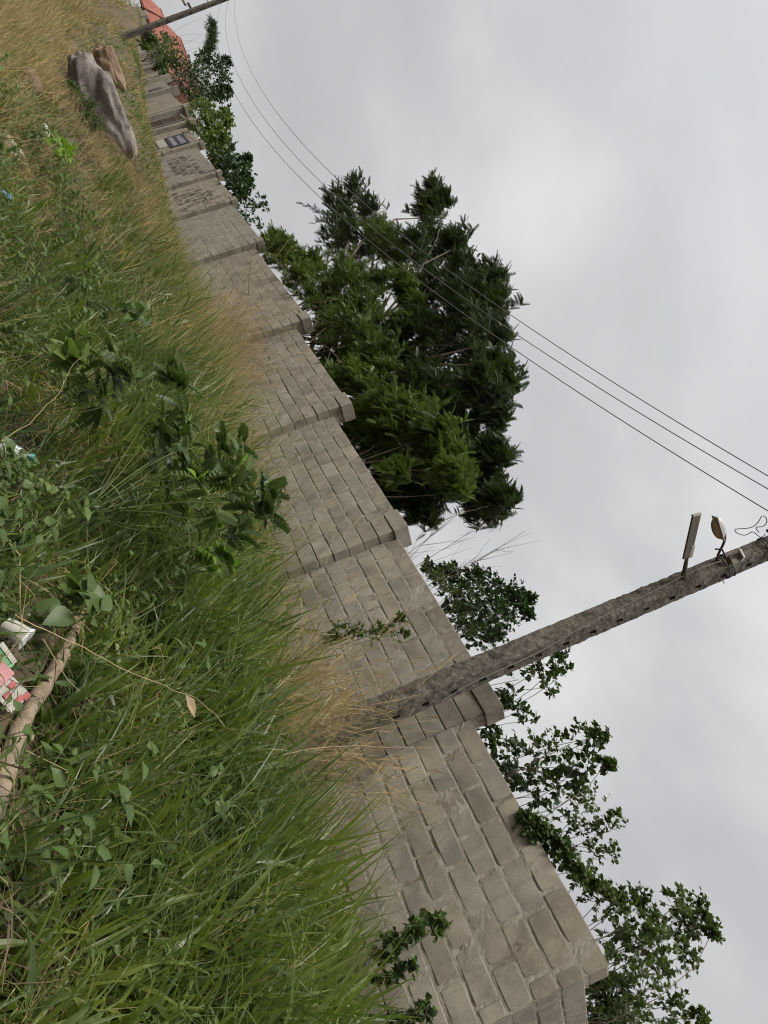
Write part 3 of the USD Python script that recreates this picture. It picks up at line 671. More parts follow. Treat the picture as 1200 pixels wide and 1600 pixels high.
plant('leafy_bush', 'dark bush behind the lettered wall lengths', 'bush', [(355, 240, 12), (365, 255, 13), (358, 270, 13), (372, 276, 11), (380, 264, 7), (365, 290, 11), (378, 296, 8), (352, 226, 9), (386, 250, 4), (387, 285, 5), (352, 256, 10), (372, 305, 8)], 34, T_OVATE, .20, L_DARK, twigs=24, per=9, seed=16, r0=.06, jit=3, scale_r=1.2, inner=.8, off=1.8)
plant('leafy_shrub', 'sparse twiggy shrub against the sky left of the feathery trees', 'shrub', [(382, 322, 7), (395, 326, 8), (408, 314, 6), (392, 340, 8), (402, 350, 6), (378, 336, 8), (416, 324, 4), (388, 352, 7)], 27, T_OVATE, .13, L_DARK, twigs=9, per=7, seed=17, r0=.02, jit=3, scale_r=1.2, inner=.8, off=1.5)
plant('leafy_shrub', 'leafy green shrub at the left end of the feathery trees', 'shrub', [(425, 370, 9), (440, 386, 12), (456, 392, 10), (432, 396, 10), (460, 410, 12), (444, 412, 12), (478, 402, 7), (424, 385, 8), (470, 425, 12)], 21.5, T_OVATE, .17, L_BRIGHT, twigs=10, per=8, seed=18, r0=.03, jit=3, scale_r=1.3, inner=.8, off=1.0)
plant('leafy_bush', 'low bush at the foot of the far pole', 'bush', [(240, 66, 6), (232, 72, 6), (236, 58, 5), (226, 74, 5), (222, 68, 5)], 50, T_OVATE, .22, L_SHRUB, twigs=16, per=8, seed=19, r0=.02, jit=2)

# on the street side of the wall
plant('compound_leaf_shrub', 'low dark shrub with drooping paired leaflets in the grass before the third wall length', 'shrub', [(270, 700, 38), (300, 742, 40), (330, 702, 36), (330, 782, 40), (380, 792, 30), (250, 742, 30), (350, 842, 28), (402, 802, 20), (300, 662, 30), (266, 605, 16), (362, 742, 32), (240, 660, 24), (300, 820, 26), (410, 770, 14)],
      4.9, T_COMP, .135, L_SENNA, twigs=5, per=6, seed=21, r0=.02, jit=5, bark=M_GREENSTEM, updir=.5, scale_r=1.0, accents=(L_YOUNG, .45, .08), fork=.2)
plant('compound_leaf_shrub', 'single arching branch of paired green leaflets above dry grass', 'shrub', [(165, 565, 14), (185, 585, 14), (205, 600, 12), (140, 610, 18), (160, 625, 14)], 4.8, T_COMP, .16, L_SENNA, twigs=4, per=3, seed=22, r0=.012, jit=3, bark=M_GREENSTEM, fork=.3)
plant('round_leaf_herb', 'round leaved herb climbing the wall near the corner', 'herb', [(682, 1440, 14), (665, 1446, 13), (645, 1455, 14), (625, 1468, 14), (605, 1485, 14), (590, 1500, 12)], 6.35, T_ROUND, .062, L_VINE, twigs=12, per=7, seed=23, r0=.01, jit=3, bark=M_GREENSTEM, accents=(L_YOUNG, .25, .045), fork=.3, wind=(-.1, 0, .2))
plant('round_leaf_herb', 'lower round leaved herb shoot beside the climbing herb', 'herb', [(640, 1512, 11), (620, 1520, 11), (600, 1530, 11), (662, 1582, 13), (640, 1590, 13), (618, 1592, 12)], 6.1, T_ROUND, .055, L_VINE, twigs=10, per=7, seed=24, r0=.01, jit=3, bark=M_GREENSTEM, accents=(L_YOUNG, .2, .045), fork=.3, wind=(-.1, 0, .2))
plant('small_leaf_herb', 'sprawling small leaved herb against the wall before the pole', 'herb', [(600, 985, 18), (575, 990, 18), (550, 988, 16), (528, 985, 15), (625, 968, 9), (520, 1000, 14), (630, 990, 7)], 8.5, T_OVATE, .05, L_SHRUB, twigs=12, per=9, seed=25, r0=.01, jit=3, bark=M_GREENSTEM, accents=(L_YOUNG, .1, .04), fork=.3)
plant('leafy_weed', 'yellow green rosette weed in the dry grass near the boulder', 'weed', [(100, 232, 11), (88, 228, 9), (98, 245, 8)], 8.6, T_OVATE5, .11, L_YOUNG, twigs=5, per=4, seed=26, r0=.008, jit=1, bark=M_GREENSTEM)
plant('leafy_bush', 'low green bush growing against the front of the big boulder', 'bush', [(118, 160, 15), (135, 175, 16), (145, 190, 14), (125, 185, 14), (110, 140, 12), (150, 205, 11)], 17.2, T_LANCE, .12, L_SHRUB, twigs=26, per=9, seed=27, r0=.02, jit=4, bark=M_GREENSTEM)
plant('leafy_weed', 'grey green broad leaved weed left of the compound leaf shrub', 'weed', [(118, 525, 12), (108, 578, 12), (124, 570, 10), (100, 560, 9)], 4.4, T_OVATE5, .12, G_WEED, twigs=3, per=4, seed=28, r0=.008, jit=2, bark=M_GREENSTEM)
plant('leafy_weed', 'wide leaved weed beside the fallen branch', 'weed', [(112, 955, 12), (128, 930, 12), (100, 935, 10), (150, 960, 12)], 3.55, T_OVATE5, .12, G_WEED, twigs=4, per=3, seed=29, r0=.007, jit=2, bark=M_GREENSTEM)
plant('leafy_weed', 'pale green weed with narrow leaves in the near corner grass', 'weed', [(150, 1500, 16), (170, 1530, 18), (120, 1510, 12), (185, 1500, 12)], 3.6, T_LANCE, .16, G_WEED, twigs=5, per=5, seed=30, r0=.006, jit=2, bark=M_GREENSTEM)
plant('leafy_weed', 'bright young leaf shoots in grass below the second pier', 'weed', [(330, 862, 14), (345, 880, 12), (318, 880, 10)], 5.4, T_OVATE5, .11, L_YOUNG, twigs=4, per=5, seed=31, r0=.008, jit=2, bark=M_GREENSTEM)
plant('leafy_weed', 'small pale leaf weed above the dry grass left of the fourth wall length', 'weed', [(212, 500, 14), (205, 488, 10), (222, 512, 10)], 6.2, T_OVATE5, .11, G_WEED, twigs=4, per=4, seed=32, r0=.008, jit=2, bark=M_GREENSTEM)


# ------------------------------------------------------------------ grass: every blade is a bent strip, coarser with distance
r_ = np.random.default_rng


def strips(base, az, L, W, t0, cv, seg, rng, fold=0., lean=(-.16, .02), stiff=1.6, blunt=1.0, twist=.6):
    """Grass blades as bent tapering strips: base points, azimuth, length, width, first tilt, total bend (radians)."""
    n = len(base); t = np.linspace(0, 1, seg + 1)
    ang = t0[:, None] + cv[:, None] * t[None] ** stiff
    dl = L[:, None] / seg
    hx = np.cumsum(np.sin(ang) * dl, 1) - np.sin(ang[:, :1]) * dl; hz = np.cumsum(np.cos(ang) * dl, 1) - np.cos(ang[:, :1]) * dl
    lz = np.abs(hz) * t[None]
    c = np.stack([base[:, :1] + hx * np.cos(az)[:, None] + lean[0] * lz, base[:, 1:2] + hx * np.sin(az)[:, None] + lean[1] * lz, base[:, 2:] + hz], -1)
    tw = rng.normal(0, twist, n)[:, None] + rng.normal(0, .5, n)[:, None] * t[None]
    sx = np.stack([-np.sin(az[:, None] + tw), np.cos(az[:, None] + tw), np.broadcast_to(rng.normal(0, .25, n)[:, None], tw.shape)], -1)
    prof = np.clip((1 - t ** (2.2 * blunt)) * (.6 + 1.6 * t * (1 - t)), .03, 1)
    off = sx * (W[:, None] * prof[None] / 2)[..., None]
    if fold:
        up = np.array([0, 0, 1.]) * (W[:, None] * prof[None] * fold)[..., None]
        v = np.stack([c - off + up, c, c + off + up], 2); m = 3
    else: v = np.stack([c - off, c + off], 2); m = 2
    K = (seg + 1) * m; f = []
    for s_ in range(seg):
        for q_ in range(m - 1):
            k = s_ * m + q_; f += [[k, k + 1, k + m + 1], [k, k + m + 1, k + m]]
    f = np.array(f)[None] + (np.arange(n) * K)[:, None, None]
    return (v.reshape(-1, 3), f.reshape(-1, 3)), c


def blades(n, rng, rad, ln, wid, tilt=.22, curve=.9, seg=5, fold=.0, wind=(-.16, .02), stiff=1.6):
    b = np.sqrt(rng.uniform(0, 1, n)) * rad; th = rng.uniform(0, 2 * np.pi, n)
    base = np.stack([b * np.cos(th), b * np.sin(th), np.full(n, -.03)], 1)
    return strips(base, th + rng.normal(0, .9, n), rng.uniform(*ln, n), rng.uniform(*wid, n), np.abs(rng.normal(0, tilt, n)), np.abs(rng.normal(0, curve, n)), seg, rng, fold, wind, stiff)


def stalks(n, rng, rad, ln, wid, head=.35, nb=9, bl=.09, hw=.0022, wind=(-.2, .02), tilt=.16):
    """Flower stalks: a thin culm with an open airy head."""
    m0, v = blades(n, rng, rad, ln, (wid, wid * 1.3), tilt, .35, 6, 0, wind, 1.8)
    parts = [m0]
    for k in range(n):
        line = v[k]
        for _ in range(nb):
            t = rng.uniform(1 - head, 1) * 6; a = min(int(t), 5); p = line[a] + (line[a + 1] - line[a]) * (t - a)
            d = line[-1] - line[-2]; d /= np.linalg.norm(d); d = d + rng.normal(0, .45, 3); L = bl * rng.uniform(.5, 1.2)
            s = np.cross(d, rng.normal(0, 1, 3)); s *= hw / np.linalg.norm(s)
            e = p + d * L; parts.append((np.array([p - s * .4, p + s * .4, e + s, e - s]), np.array([[0, 1, 2], [0, 2, 3]])))
    return cat_mesh(parts)


def litter(n, rng, rad, ln, wid):
    """Fallen stems lying criss-cross near the soil."""
    p = rng.uniform(-rad, rad, (n, 3)); p[:, 2] = np.abs(rng.normal(.03, .05, n)); az = rng.uniform(0, 6.28, n); el = rng.normal(.1, .25, n); L = rng.uniform(*ln, n)
    d = np.stack([np.cos(az) * np.cos(el), np.sin(az) * np.cos(el), np.sin(el)], 1)
    s = np.cross(d, rng.normal(0, 1, (n, 3))); s *= (rng.uniform(*wid, n) / 2 / np.linalg.norm(s, axis=1))[:, None]
    mid = p + d * L[:, None] * .5 + [0, 0, .04] + rng.normal(0, .02, (n, 3)); e = p + d * L[:, None]
    v = np.stack([p - s, p + s, mid - s, mid + s, e - s * .4, e + s * .4], 1)
    f = np.array([[0, 1, 3], [0, 3, 2], [2, 3, 5], [2, 5, 4]])[None] + (np.arange(n) * 6)[:, None, None]
    return v.reshape(-1, 3), f.reshape(-1, 3)


def weed(rng, n_st=6, h=(.12, .3), leaf=.05, T=T_OVATE, per=7, rad=.1):
    P, D, st = [], [], []
    for _ in range(n_st):
        b = np.append(rng.uniform(-rad, rad, 2), 0); d = np.append(rng.normal(0, .35, 2), 1); L = rng.uniform(*h)
        st.append(tube([b, b + d * L * .5, b + d * L], [.003, .0025, .0015], 3, False))
        u = rng.uniform(.2, 1, per); P.append(b + d * L * u[:, None]); D.append(np.column_stack([rng.normal(0, 1, (per, 2)), rng.normal(.25, .3, per)]))
    P, D = np.vstack(P), np.vstack(D)
    lv = place_leaves(T, P, D, np.tile([0, 0, 1.], (len(P), 1)), leaf * rng.uniform(.6, 1.3, len(P)), rng)
    return cat_mesh([lv] + st)


EX = [(at(170, 165, 20.)[:2], .8), (at(188, 215, 19.6)[:2], .6), (at(150, 115, 20.5)[:2], .7), (sw_xy(4.85, 1.1), .14)]
LOWG = [(at(178, 180, 18.3)[:2], 1.5), (at(160, 140, 18.8)[:2], 1.4), (at(196, 225, 18.3)[:2], 1.2), (at(200, 110, 25.5)[:2], 1.6)]
LOGPX = [(-25, 1290), (12, 1190), (40, 1120), (75, 1062), (105, 1010), (128, 962)]
LOGXY = [ground_at(x, y, .1)[:2] for x, y in LOGPX]


def scatter(s0, s1, w0, w1, dens, rng, keep=None, near=1.7):
    n = int((s1 - s0) * (w1 - w0) * dens)
    s = rng.uniform(s0, s1, n); w = rng.uniform(w0, w1, n); p = np.column_stack([sw_xy(s, w), ground_z(s, w)])
    d = np.hypot(p[:, 0], p[:, 1]); ok = d > near
    for c, r in EX: ok &= np.hypot(p[:, 0] - c[0], p[:, 1] - c[1]) > r
    q, z = project(p + [0, 0, .35]); m = 160
    ok &= (z > .3) & (q[:, 0] > -m - 200) & (q[:, 0] < 1200 + m) & (q[:, 1] > -m) & (q[:, 1] < 1600 + m)
    if keep is not None: ok &= rng.uniform(0, 1, n) < keep(s, w, p)
    for c in LOGXY: ok &= np.hypot(p[:, 0] - c[0] * .95, p[:, 1] - c[1] * .95) > (.14 if near != 1.3 else 0)
    return p[ok], d[ok], s[ok], w[ok]


ZONES = ((-3, 9, 9.), (9, 22, 10.), (22, 48, 12.), (48, 105, 13.))
nz2 = lambda p, f, sd: meshkit.fbm(np.column_stack([p[:, :2] * f, 0 * p[:, 0]]), 3, sd)
DRYZ = lambda s, w, p: np.clip(.08 + .85 * sstep(6, 14, s) * sstep(4.2, 6.8, w) + .35 * sstep(12, 16, s) * sstep(21, 17, s) * sstep(3.5, .5, w) + 1.9 * (nz2(p, .8, 31) - .5), 0, 1)
GAP = lambda s, w, p: np.clip(3.2 * (nz2(p, 1.7, 61) - .34), .12, 1)            # clumps and thin places
HGT = lambda s, w, p: (.46 + .76 * sstep(5.2, 2.4, w) * sstep(22, 12, s) + .34 * sstep(5.4, 6.8, w) * sstep(6, 12, s) - .12 * sstep(14, 18, s)) * (.75 + .5 * nz2(p, 1.3, 77))   # height of the sward in metres


def sward(name, label, mat, dens, per, seed, hmul=(.5, 1.1), wid=(.008, .02), tilt=.25, curve=.8, rad=.09, keep=None, near=1.7, fold=.2, lean=(-.16, .02), head=None, grp='grass', wmin=.0007, stiff=1.6):
    rng = r_(seed); out = []
    for (a, b, wm), dn, pr in zip(ZONES, dens, per):
        if not dn: continue
        P, d, s, w = scatter(a, b, .12, wm, dn, rng, keep, near)
        k = rng.poisson(pr, len(P)) + 1; i = np.repeat(np.arange(len(P)), k); n = len(i)
        rr = np.sqrt(rng.uniform(0, 1, n)) * rad * (1 + .04 * d[i]); th = rng.uniform(0, 2 * np.pi, n)
        base = P[i] + np.stack([rr * np.cos(th), rr * np.sin(th), np.full(n, -.02)], 1)
        H = HGT(s, w, P)[i]
        nr = np.clip((d[i] - 1.2) / 2.2, .5, 1)
        for c, r in [(c, .35) for c in LOGXY]: nr = nr * np.where(np.hypot(base[:, 0] - c[0] * .93, base[:, 1] - c[1] * .93) < r * .75, .5, 1)
        for c, r in LOWG: nr = nr * np.where(np.hypot(base[:, 0] - c[0], base[:, 1] - c[1]) < r, .6, 1)
        L = H * nr * rng.uniform(*hmul, n); W = np.maximum(rng.uniform(*wid, n), d[i] * wmin)
        az = th + rng.normal(0, .8, n); t0 = np.abs(rng.normal(0, tilt, n)); cv = np.abs(rng.normal(0, curve, n))
        for lo, hi, seg, fo in ((0, 5.5, 5, fold), (5.5, 11, 4, 0), (11, 22, 3, 0), (22, 999, 2, 0)):
            q = (d[i] >= lo) & (d[i] < hi)
            if q.any():
                m, c = strips(base[q], az[q], L[q], W[q], t0[q], cv[q], seg, rng, fo, lean, stiff); out.append(m)
                if head:
                    frac, nb, bl, hw = head; ends = c[:, -1]; dirs = c[:, -1] - c[:, -2]; dirs /= np.linalg.norm(dirs, axis=1, keepdims=True) + 1e-9
                    pick = np.nonzero(rng.random(len(ends)) < frac)[0]; pk = np.repeat(pick, nb if hi < 12 else max(2, nb // 3)); m_ = len(pk)
                    u = rng.uniform(0, 1, m_); st = c[pk, -1] * u[:, None] + c[pk, -2] * (1 - u)[:, None]
                    dd = dirs[pk] + rng.normal(0, .42, (m_, 3)); e = st + dd * (bl * rng.uniform(.4, 1.2, m_))[:, None]
                    sd = np.cross(dd, rng.normal(0, 1, (m_, 3))); sd *= (np.maximum(hw, d[i][q][pk] * wmin * .8) / (np.linalg.norm(sd, axis=1) + 1e-9))[:, None]
                    out.append((np.stack([st - sd * .4, st + sd * .4, e + sd * .5], 1).reshape(-1, 3), np.arange(m_ * 3).reshape(-1, 3)))
    return obj(name, cat_mesh(out), mat, label=label, cat=grp, kind='stuff')


def bake(protos, P, scale, rng, lean=.1):
    """Copies of small plants joined into one mesh."""
    out = []; which = rng.integers(0, len(protos), len(P)); yaw = rng.uniform(0, 2 * np.pi, len(P)); tx = rng.normal(0, lean, (len(P), 2))
    for k, (v, f) in enumerate(protos):
        q = np.nonzero(which == k)[0]
        if not len(q): continue
        c, s_ = np.cos(yaw[q])[:, None], np.sin(yaw[q])[:, None]; sc = np.asarray(scale)[q][:, None]
        x = (v[None, :, 0] * c - v[None, :, 1] * s_) * sc; y = (v[None, :, 0] * s_ + v[None, :, 1] * c) * sc; z = v[None, :, 2] * sc
        vv = np.stack([x + z * tx[q, :1], y + z * tx[q, 1:], z], -1) + P[q][:, None]
        out.append((vv.reshape(-1, 3), (f[None] + (np.arange(len(q)) * len(v))[:, None, None]).reshape(-1, 3)))
    return cat_mesh(out)


green_keep = lambda s, w, p: np.clip(1.08 - DRYZ(s, w, p), .04, 1) * GAP(s, w, p)
sward('green_grass', 'tall broad bladed green grass crowding the foot of the wall', G_GREEN, (16, 9, 3, 0), (9, 8, 6, 0), 301, (.3, 1.0), (.022, .056), .34, 1.35, .11, lambda s, w, p: green_keep(s, w, p) * (.30 + .70 * sstep(5.0, 2.4, w)), 2.4)
sward('green_grass', 'darker blue green grass blades among the tall grass', G_DEEP, (15, 9, 6, 0), (7, 8, 6, 0), 302, (.3, .95), (.020, .052), .44, 1.7, .08, green_keep, 2.0)
sward('green_grass', 'short green grass over the slope between camera and wall', G_GREEN, (44, 22, 13, 2), (7, 8, 7, 6), 303, (.2, .7), (.018, .048), .6, 1.8, .11, green_keep, 1.5)
near_keep = lambda s, w, p: sstep(2.0, 3.6, w) * np.clip(3.0 * (nz2(p, 1.5, 63) - .26), .25, 1)
sward('green_grass', 'low broad bladed green grass and runners on the near ground', G_GREEN, (46, 0, 0, 0), (7, 0, 0, 0), 311, (.3, .95), (.016, .042), .6, 1.5, .12, near_keep, 1.4)
sward('green_grass', 'low blue green blades mixed into the near ground cover', G_DEEP, (26, 0, 0, 0), (8, 0, 0, 0), 312, (.4, 1.1), (.008, .022), .5, 1.3, .11, near_keep, 1.5)
sward('fine_grass', 'fine olive grass mixed all through the slope', G_OLIVE, (7, 7, 5, 2), (11, 12, 8, 7), 304, (.35, 1.0), (.0025, .005), .38, .8, .12, lambda s, w, p: .3 + .7 * DRYZ(s, w, p), 1.7, 0)
sward('dry_grass', 'golden dry grass covering the street side of the slope', G_DRY, (11, 16, 11, 3), (16, 14, 9, 7), 305, (.45, 1.25), (.0022, .0045), .42, .7, .13, lambda s, w, p: np.clip(DRYZ(s, w, p) * 1.2 - .05, .07, 1), 1.9, 0, (-.22, .03), (.35, 8, .10, .0016))
sward('dry_grass', 'thin seeded grass stalks standing above the green grass and against the wall', G_OLIVE, (5, 4, 1, 0), (3, 3, 2, 0), 306, (.8, 1.4), (.0026, .0045), .24, .45, .08, lambda s, w, p: .15 + .85 * (w < 3.2), 3.2, 0, (-.2, .02), (.5, 7, .12, .0020))
rng = r_(310); P, d, s, w = scatter(-3, 10, .2, 9, 24, rng, lambda s, w, p: .35 + .6 * DRYZ(s, w, p), 2.2)
P2, d2, s2, w2 = scatter(10, 24, .5, 10, 10, rng, None, 1.3); PP = np.concatenate([P, P2])
obj('dead_grass_litter', bake([litter(30, r_(90 + k), .28, (.08, .32), (.002, .0055)) for k in range(4)], PP, rng.uniform(.7, 1.3, len(PP)), rng), G_THATCH, label='brown fallen stems lying under the grass', cat='dead grass', kind='stuff')
P, d, s, w = scatter(-3, 10, .2, 9, 12, rng, lambda s, w, p: .4 + .6 * DRYZ(s, w, p), 2.5)
obj('dead_grass_litter', bake([litter(18, r_(190 + k), .26, (.10, .34), (.0018, .0042)) for k in range(4)], P + [0, 0, .03], rng.uniform(.7, 1.3, len(P)), rng), G_DRY, label='straw coloured fallen stems lying over the brown ones', cat='dead grass', kind='stuff')
P, d, s, w = scatter(-3, 12, .2, 9, 12, rng, lambda s, w, p: np.clip(1.8 * (nz2(p, .9, 51) - .22), .08, 1) * (.25 + .75 * (w > 3.2)), 1.5)
P2, d2, s2, w2 = scatter(-2, 12, .4, 7, 7, rng, lambda s, w, p: np.clip(2.2 * (nz2(p, .7, 53) - .38), .0, 1), 2.6)
obj('low_weeds', bake([weed(r_(395 + k), 5, (.25, .6), [.06, .09, .05][k], [T_OVATE, T_LANCE, T_ROUND][k], 11, .12) for k in range(3)], P2, rng.uniform(.7, 1.2, len(P2)), rng, .2), G_WEED, label='knee high leafy weeds standing in the green grass', cat='weeds', kind='stuff')
obj('low_weeds', bake([weed(r_(95 + k), 5, (.08, .26), [.032, .045, .026, .05][k], [T_OVATE, T_LANCE, T_ROUND, T_OVATE][k], 7) for k in range(4)], P, rng.uniform(.5, 1.15, len(P)), rng), G_WEED, label='small leafy weeds among the grass', cat='weeds', kind='stuff')
for (sa, wa, cnt, rad, sd, lab) in ((15.8, .45, 60, 2.2, 71, 'thick dry grass brush leaning on the wall at the fourth pier'), (4.8, 1.35, 30, .7, 72, 'tangled dry grass round the foot of the near pole')):
    rg = r_(sd); s = sa + rg.normal(0, rad * .6, cnt); w = np.abs(wa + rg.normal(0, .3, cnt)) + .12
    P = np.column_stack([sw_xy(s, w), ground_z(s, w)])
    obj('dry_grass', bake([stalks(6, r_(sd + k), .2, (.9, 2.3 if sd == 71 else 1.45), .003 if sd == 71 else .002, .6, 10, .2, .0034, tilt=.3) for k in range(4)], P, rg.uniform(.75, 1.25, cnt), rg, .2), G_DRY, label=lab, cat='dry grass', kind='stuff')


# ------------------------------------------------------------------ boulders
def boulder(name, label, c, size, axis, seed, mat, sink=.3, amp=.35):
    m = trimesh.creation.icosphere(5 if size[0] > 2.8 else 4); v = np.asarray(m.vertices)
    st = v @ np.array([[1, 0, 0], [0, 1, 0], [.6, .2, .35]])
    r = 1 + amp * (meshkit.fbm(v * 1.3 + seed, 3, seed) - .5) * 2
    r = r + .20 * (np.round(meshkit.fbm(st * 3 + seed, 3, seed + 3) * 7) / 7 - .5) + .12 * (meshkit.fbm(st * 6 + seed, 3, seed + 4) - .5) + .09 * (meshkit.fbm(v * 8, 3, seed + 8) - .5) + .05 * (meshkit.noise(st * 16, seed) - .5)
    v = v * r[:, None]; v[:, 2] = np.maximum(v[:, 2], -.8)
    v = np.sign(v) * np.abs(v) ** np.array([.85, .9, .8])
    v = v * np.array(size) / 2
    ax = np.array([*axis, 0]) / np.linalg.norm(axis); ay = np.array([-ax[1], ax[0], 0])
    v = c + v[:, :1] * ax + v[:, 1:2] * ay + v[:, 2:] * Z3
    b = c - Z3 * size[2] / 2
    p = numbered('/World/' + name); ORIGIN[p] = b
    mm = usdkit.mesh(stage, p, (v - b, np.asarray(m.faces)), mat, smooth=60)
    mm.AddTranslateOp().Set(Gf.Vec3d(*map(float, b))); tag(mm.GetPrim(), label, 'boulder')


c1 = at(170, 172, 20); boulder('boulder', 'big grey streaked boulder lying in the grass below the far wall', c1 - Z3 * .20, (2.6, 1.5, 1.15), (.86, .5), 5, M_ROCK, amp=.5)
c2 = at(197, 105, 27.5); boulder('boulder', 'brown earthy rock behind the big grey boulder', c2 - Z3 * .66, (1.7, .9, .95), (.8, .6), 8, M_ROCK2, amp=.5)
# pale stone kerb lump in the dry grass
c3 = ground_at(48, 128, .1); boulder('stone', 'flat tan stone slab lying in the golden dry grass', c3, (1.3, .4, .3), WD, 12, M_ROCK2, amp=.2)


# ------------------------------------------------------------------ electricity poles
def pole(label, base, h, wb, wt, yaw, seed, step=.31, hole0=1.4, sub=True, lean=(0, 0)):
    base = np.asarray(base, float); t = thing('utility_pole', label, 'pole', base)
    ax = np.array([math.cos(yaw), math.sin(yaw), 0]); ay = np.array([-ax[1], ax[0], 0]); rng = np.random.default_rng(seed)
    from manifold3d import Manifold
    n = 60 if sub else 12; zs = np.linspace(-.5, h, n); vs = []
    prof = np.array([(-1, -.93), (-.93, -1), (.93, -1), (1, -.93), (1, .93), (.93, 1), (-.93, 1), (-1, .93)])
    for z in zs:
        k = max(z, 0) / h; a = (wb * (1 - k) + wt * k) / 2
        vs.append(np.column_stack([prof[:, 0] * a * 1.0, prof[:, 1] * a, np.full(8, z)]))
    v = np.vstack(vs); f = []
    for k in range(n - 1):
        for q in range(8):
            a, b = k * 8 + q, k * 8 + (q + 1) % 8; f += [[a, b, b + 8], [a, b + 8, a + 8]]
    for q in range(1, 7): f += [[0, q + 1, q], [(n - 1) * 8, (n - 1) * 8 + q, (n - 1) * 8 + q + 1]]
    m = trimesh.Trimesh(v, f)
    from manifold3d import Mesh as MMesh
    man = Manifold(MMesh(np.asarray(m.vertices, np.float32), np.asarray(m.faces, np.uint32)))
    z = hole0
    while z < h - .3:
        k = z / h; a = (wb * (1 - k) + wt * k) / 2
        man = man - Manifold.cube((a * .55, .09 if sub else a * .8, .075 if sub else .2), True).translate((a * .25, -a, z))
        if sub: pass
        z += step
    if sub: man = man.refine_to_length(.03)
    mm = man.to_mesh(); v = np.array(mm.vert_properties[:, :3], float); fc = np.array(mm.tri_verts)
    if sub:
        edge = np.clip(np.abs(v[:, 0] / wb * 2), 0, 1)[:, None]
        v[:, :2] += (meshkit.fbm(v * 16, 3, seed) - .5)[:, None] * np.sign(v[:, :2]) * .013 + (meshkit.noise(v * 42, seed + 2) - .5)[:, None] * np.sign(v[:, :2]) * .006
        corner = np.clip((np.abs(v[:, 0]) + np.abs(v[:, 1])) / wb - .62, 0, 1)[:, None]
        v[:, :2] *= 1 - corner * .9 * np.clip(meshkit.fbm(v * [12, 12, 9], 3, seed + 4) - .5, 0, 1)[:, None]
    obj('shaft', (base + v[:, :1] * ax + v[:, 1:2] * ay + v[:, 2:] * (Z3 + np.array([*lean, 0])), fc), M_CONC, t)
    return t, ax, ay


PB = np.array([1.81, 7.52]); sPB, wPB = to_sw(PB)
pb = np.array([*PB, float(ground_z(sPB, wPB))]); PH = 7.35 - pb[2]
pole1, pax, pay = pole('weathered concrete electricity pole with square holes standing before the wall', pb, PH, .238, .172, math.radians(39), 5)
rack = np.array([pb[0], pb[1], 0])
ends = [at(1243, 824, 8.12), at(1281, 810, 8.27), at(1301, 802, 8.35)]
# insulator rack near the top
obj('insulator_rack', tube([rack + Z3 * (ends[0][2] - .25) - RT * .17, rack + Z3 * (ends[2][2] + .15) - RT * .17], .02, 6), M_STEELDARK, pole1)
for e in ends:
    obj('insulator', tube([e - Z3 * .05, e - Z3 * .02, e, e + Z3 * .02, e + Z3 * .05], [.02, .04, .03, .04, .02], 10), M_WHITE, pole1)
zz = lambda f: pb + Z3 * f
# thin pale service wire running up the pole face
front = -FW * .15
wl = [at(x, y, 7.62 + .55 * (x - 765) / 430) - FW * .10 for x, y in ((690, 1092), (760, 1052), (830, 1020), (893, 985), (960, 950), (1030, 915), (1085, 888), (1120, 876))]
obj('service_wire', tube(spline(wl, 60), .0055, 5), M_WIRE2, pole1, smooth=True)
dpl = lambda x: 7.62 + .55 * (x - 765) / 430
for nm, pts in (('loose_wire', [(1122, 875), (1122, 895), (1121, 902), (1126, 905), (1131, 912)]), ('loose_wire', [(1190, 806), (1178, 822), (1160, 826), (1148, 828), (1165, 836), (1176, 831), (1186, 838), (1196, 834)]),
                ('loose_wire', [(1192, 806), (1198, 815), (1193, 822), (1182, 824), (1186, 832)]), ('loose_wire', [(1180, 858), (1190, 866), (1199, 862)])):
    obj(nm, tube(spline([at(x, y, dpl(x) - .1) for x, y in pts], 40), .005, 5), M_WIRE, pole1, smooth=True)
for x, y in ((1128, 872), (1192, 848)):                        # wrapped black tape
    c = at(x, y, dpl(x)); cc = np.array([pb[0], pb[1], c[2]])
    for k in range(3):
        th = np.linspace(0, 2 * np.pi, 24); obj('wire_wrap', tube(cc + np.outer(np.cos(th), pax) * .125 + np.outer(np.sin(th), pay) * .125 + np.outer(np.sin(th + k) * .03 + k * .014 * (-1) ** k, Z3), .008, 5), M_WIRE, pole1)

# lamps tied to the pole
def arm(px, py):
    c = at(px, py, dpl(px)); return np.array([pb[0], pb[1], c[2] - .02])


def axes_between(a, b):
    d = b - a; L = np.linalg.norm(d); d = d / L
    side = np.cross(d, FW); side /= np.linalg.norm(side); return d, side, np.cross(d, side), L


a, b = at(1073, 872, 7.75), at(1088, 806, 7.55)
lp = thing('solar_street_lamp', 'long flat dusty panel lamp sticking out from the near pole', 'lamp', at(1068, 880, 7.9))
d, sd_, nn, L = axes_between(a, b)
tl = np.cos(.5) * sd_ + np.sin(.5) * nn; t2 = np.cross(d, tl)
obj('panel', frame_box((a + b) / 2, d, tl, t2, (L, .115, .022), .004), M_LAMPOLIVE, lp)
obj('end_cap', frame_box(b + d * .012, d, tl, t2, (.022, .12, .032), .004), M_IVORY, lp)
obj('battery_box', frame_box(a + d * .07 - tl * .045 - t2 * .01, d, tl, t2, (.15, .06, .05), .01), M_IVORY, lp)
obj('clamp', tube([arm(1062, 890), arm(1062, 890) * .35 + (a + d * .02) * .65, a + d * .03], [.03, .022, .016], 8), M_STEELDARK, lp)
lp = thing('street_lamp', 'hooded grey street lamp head with brown lens beside the panel lamp', 'lamp', at(1130, 850, 7.85))
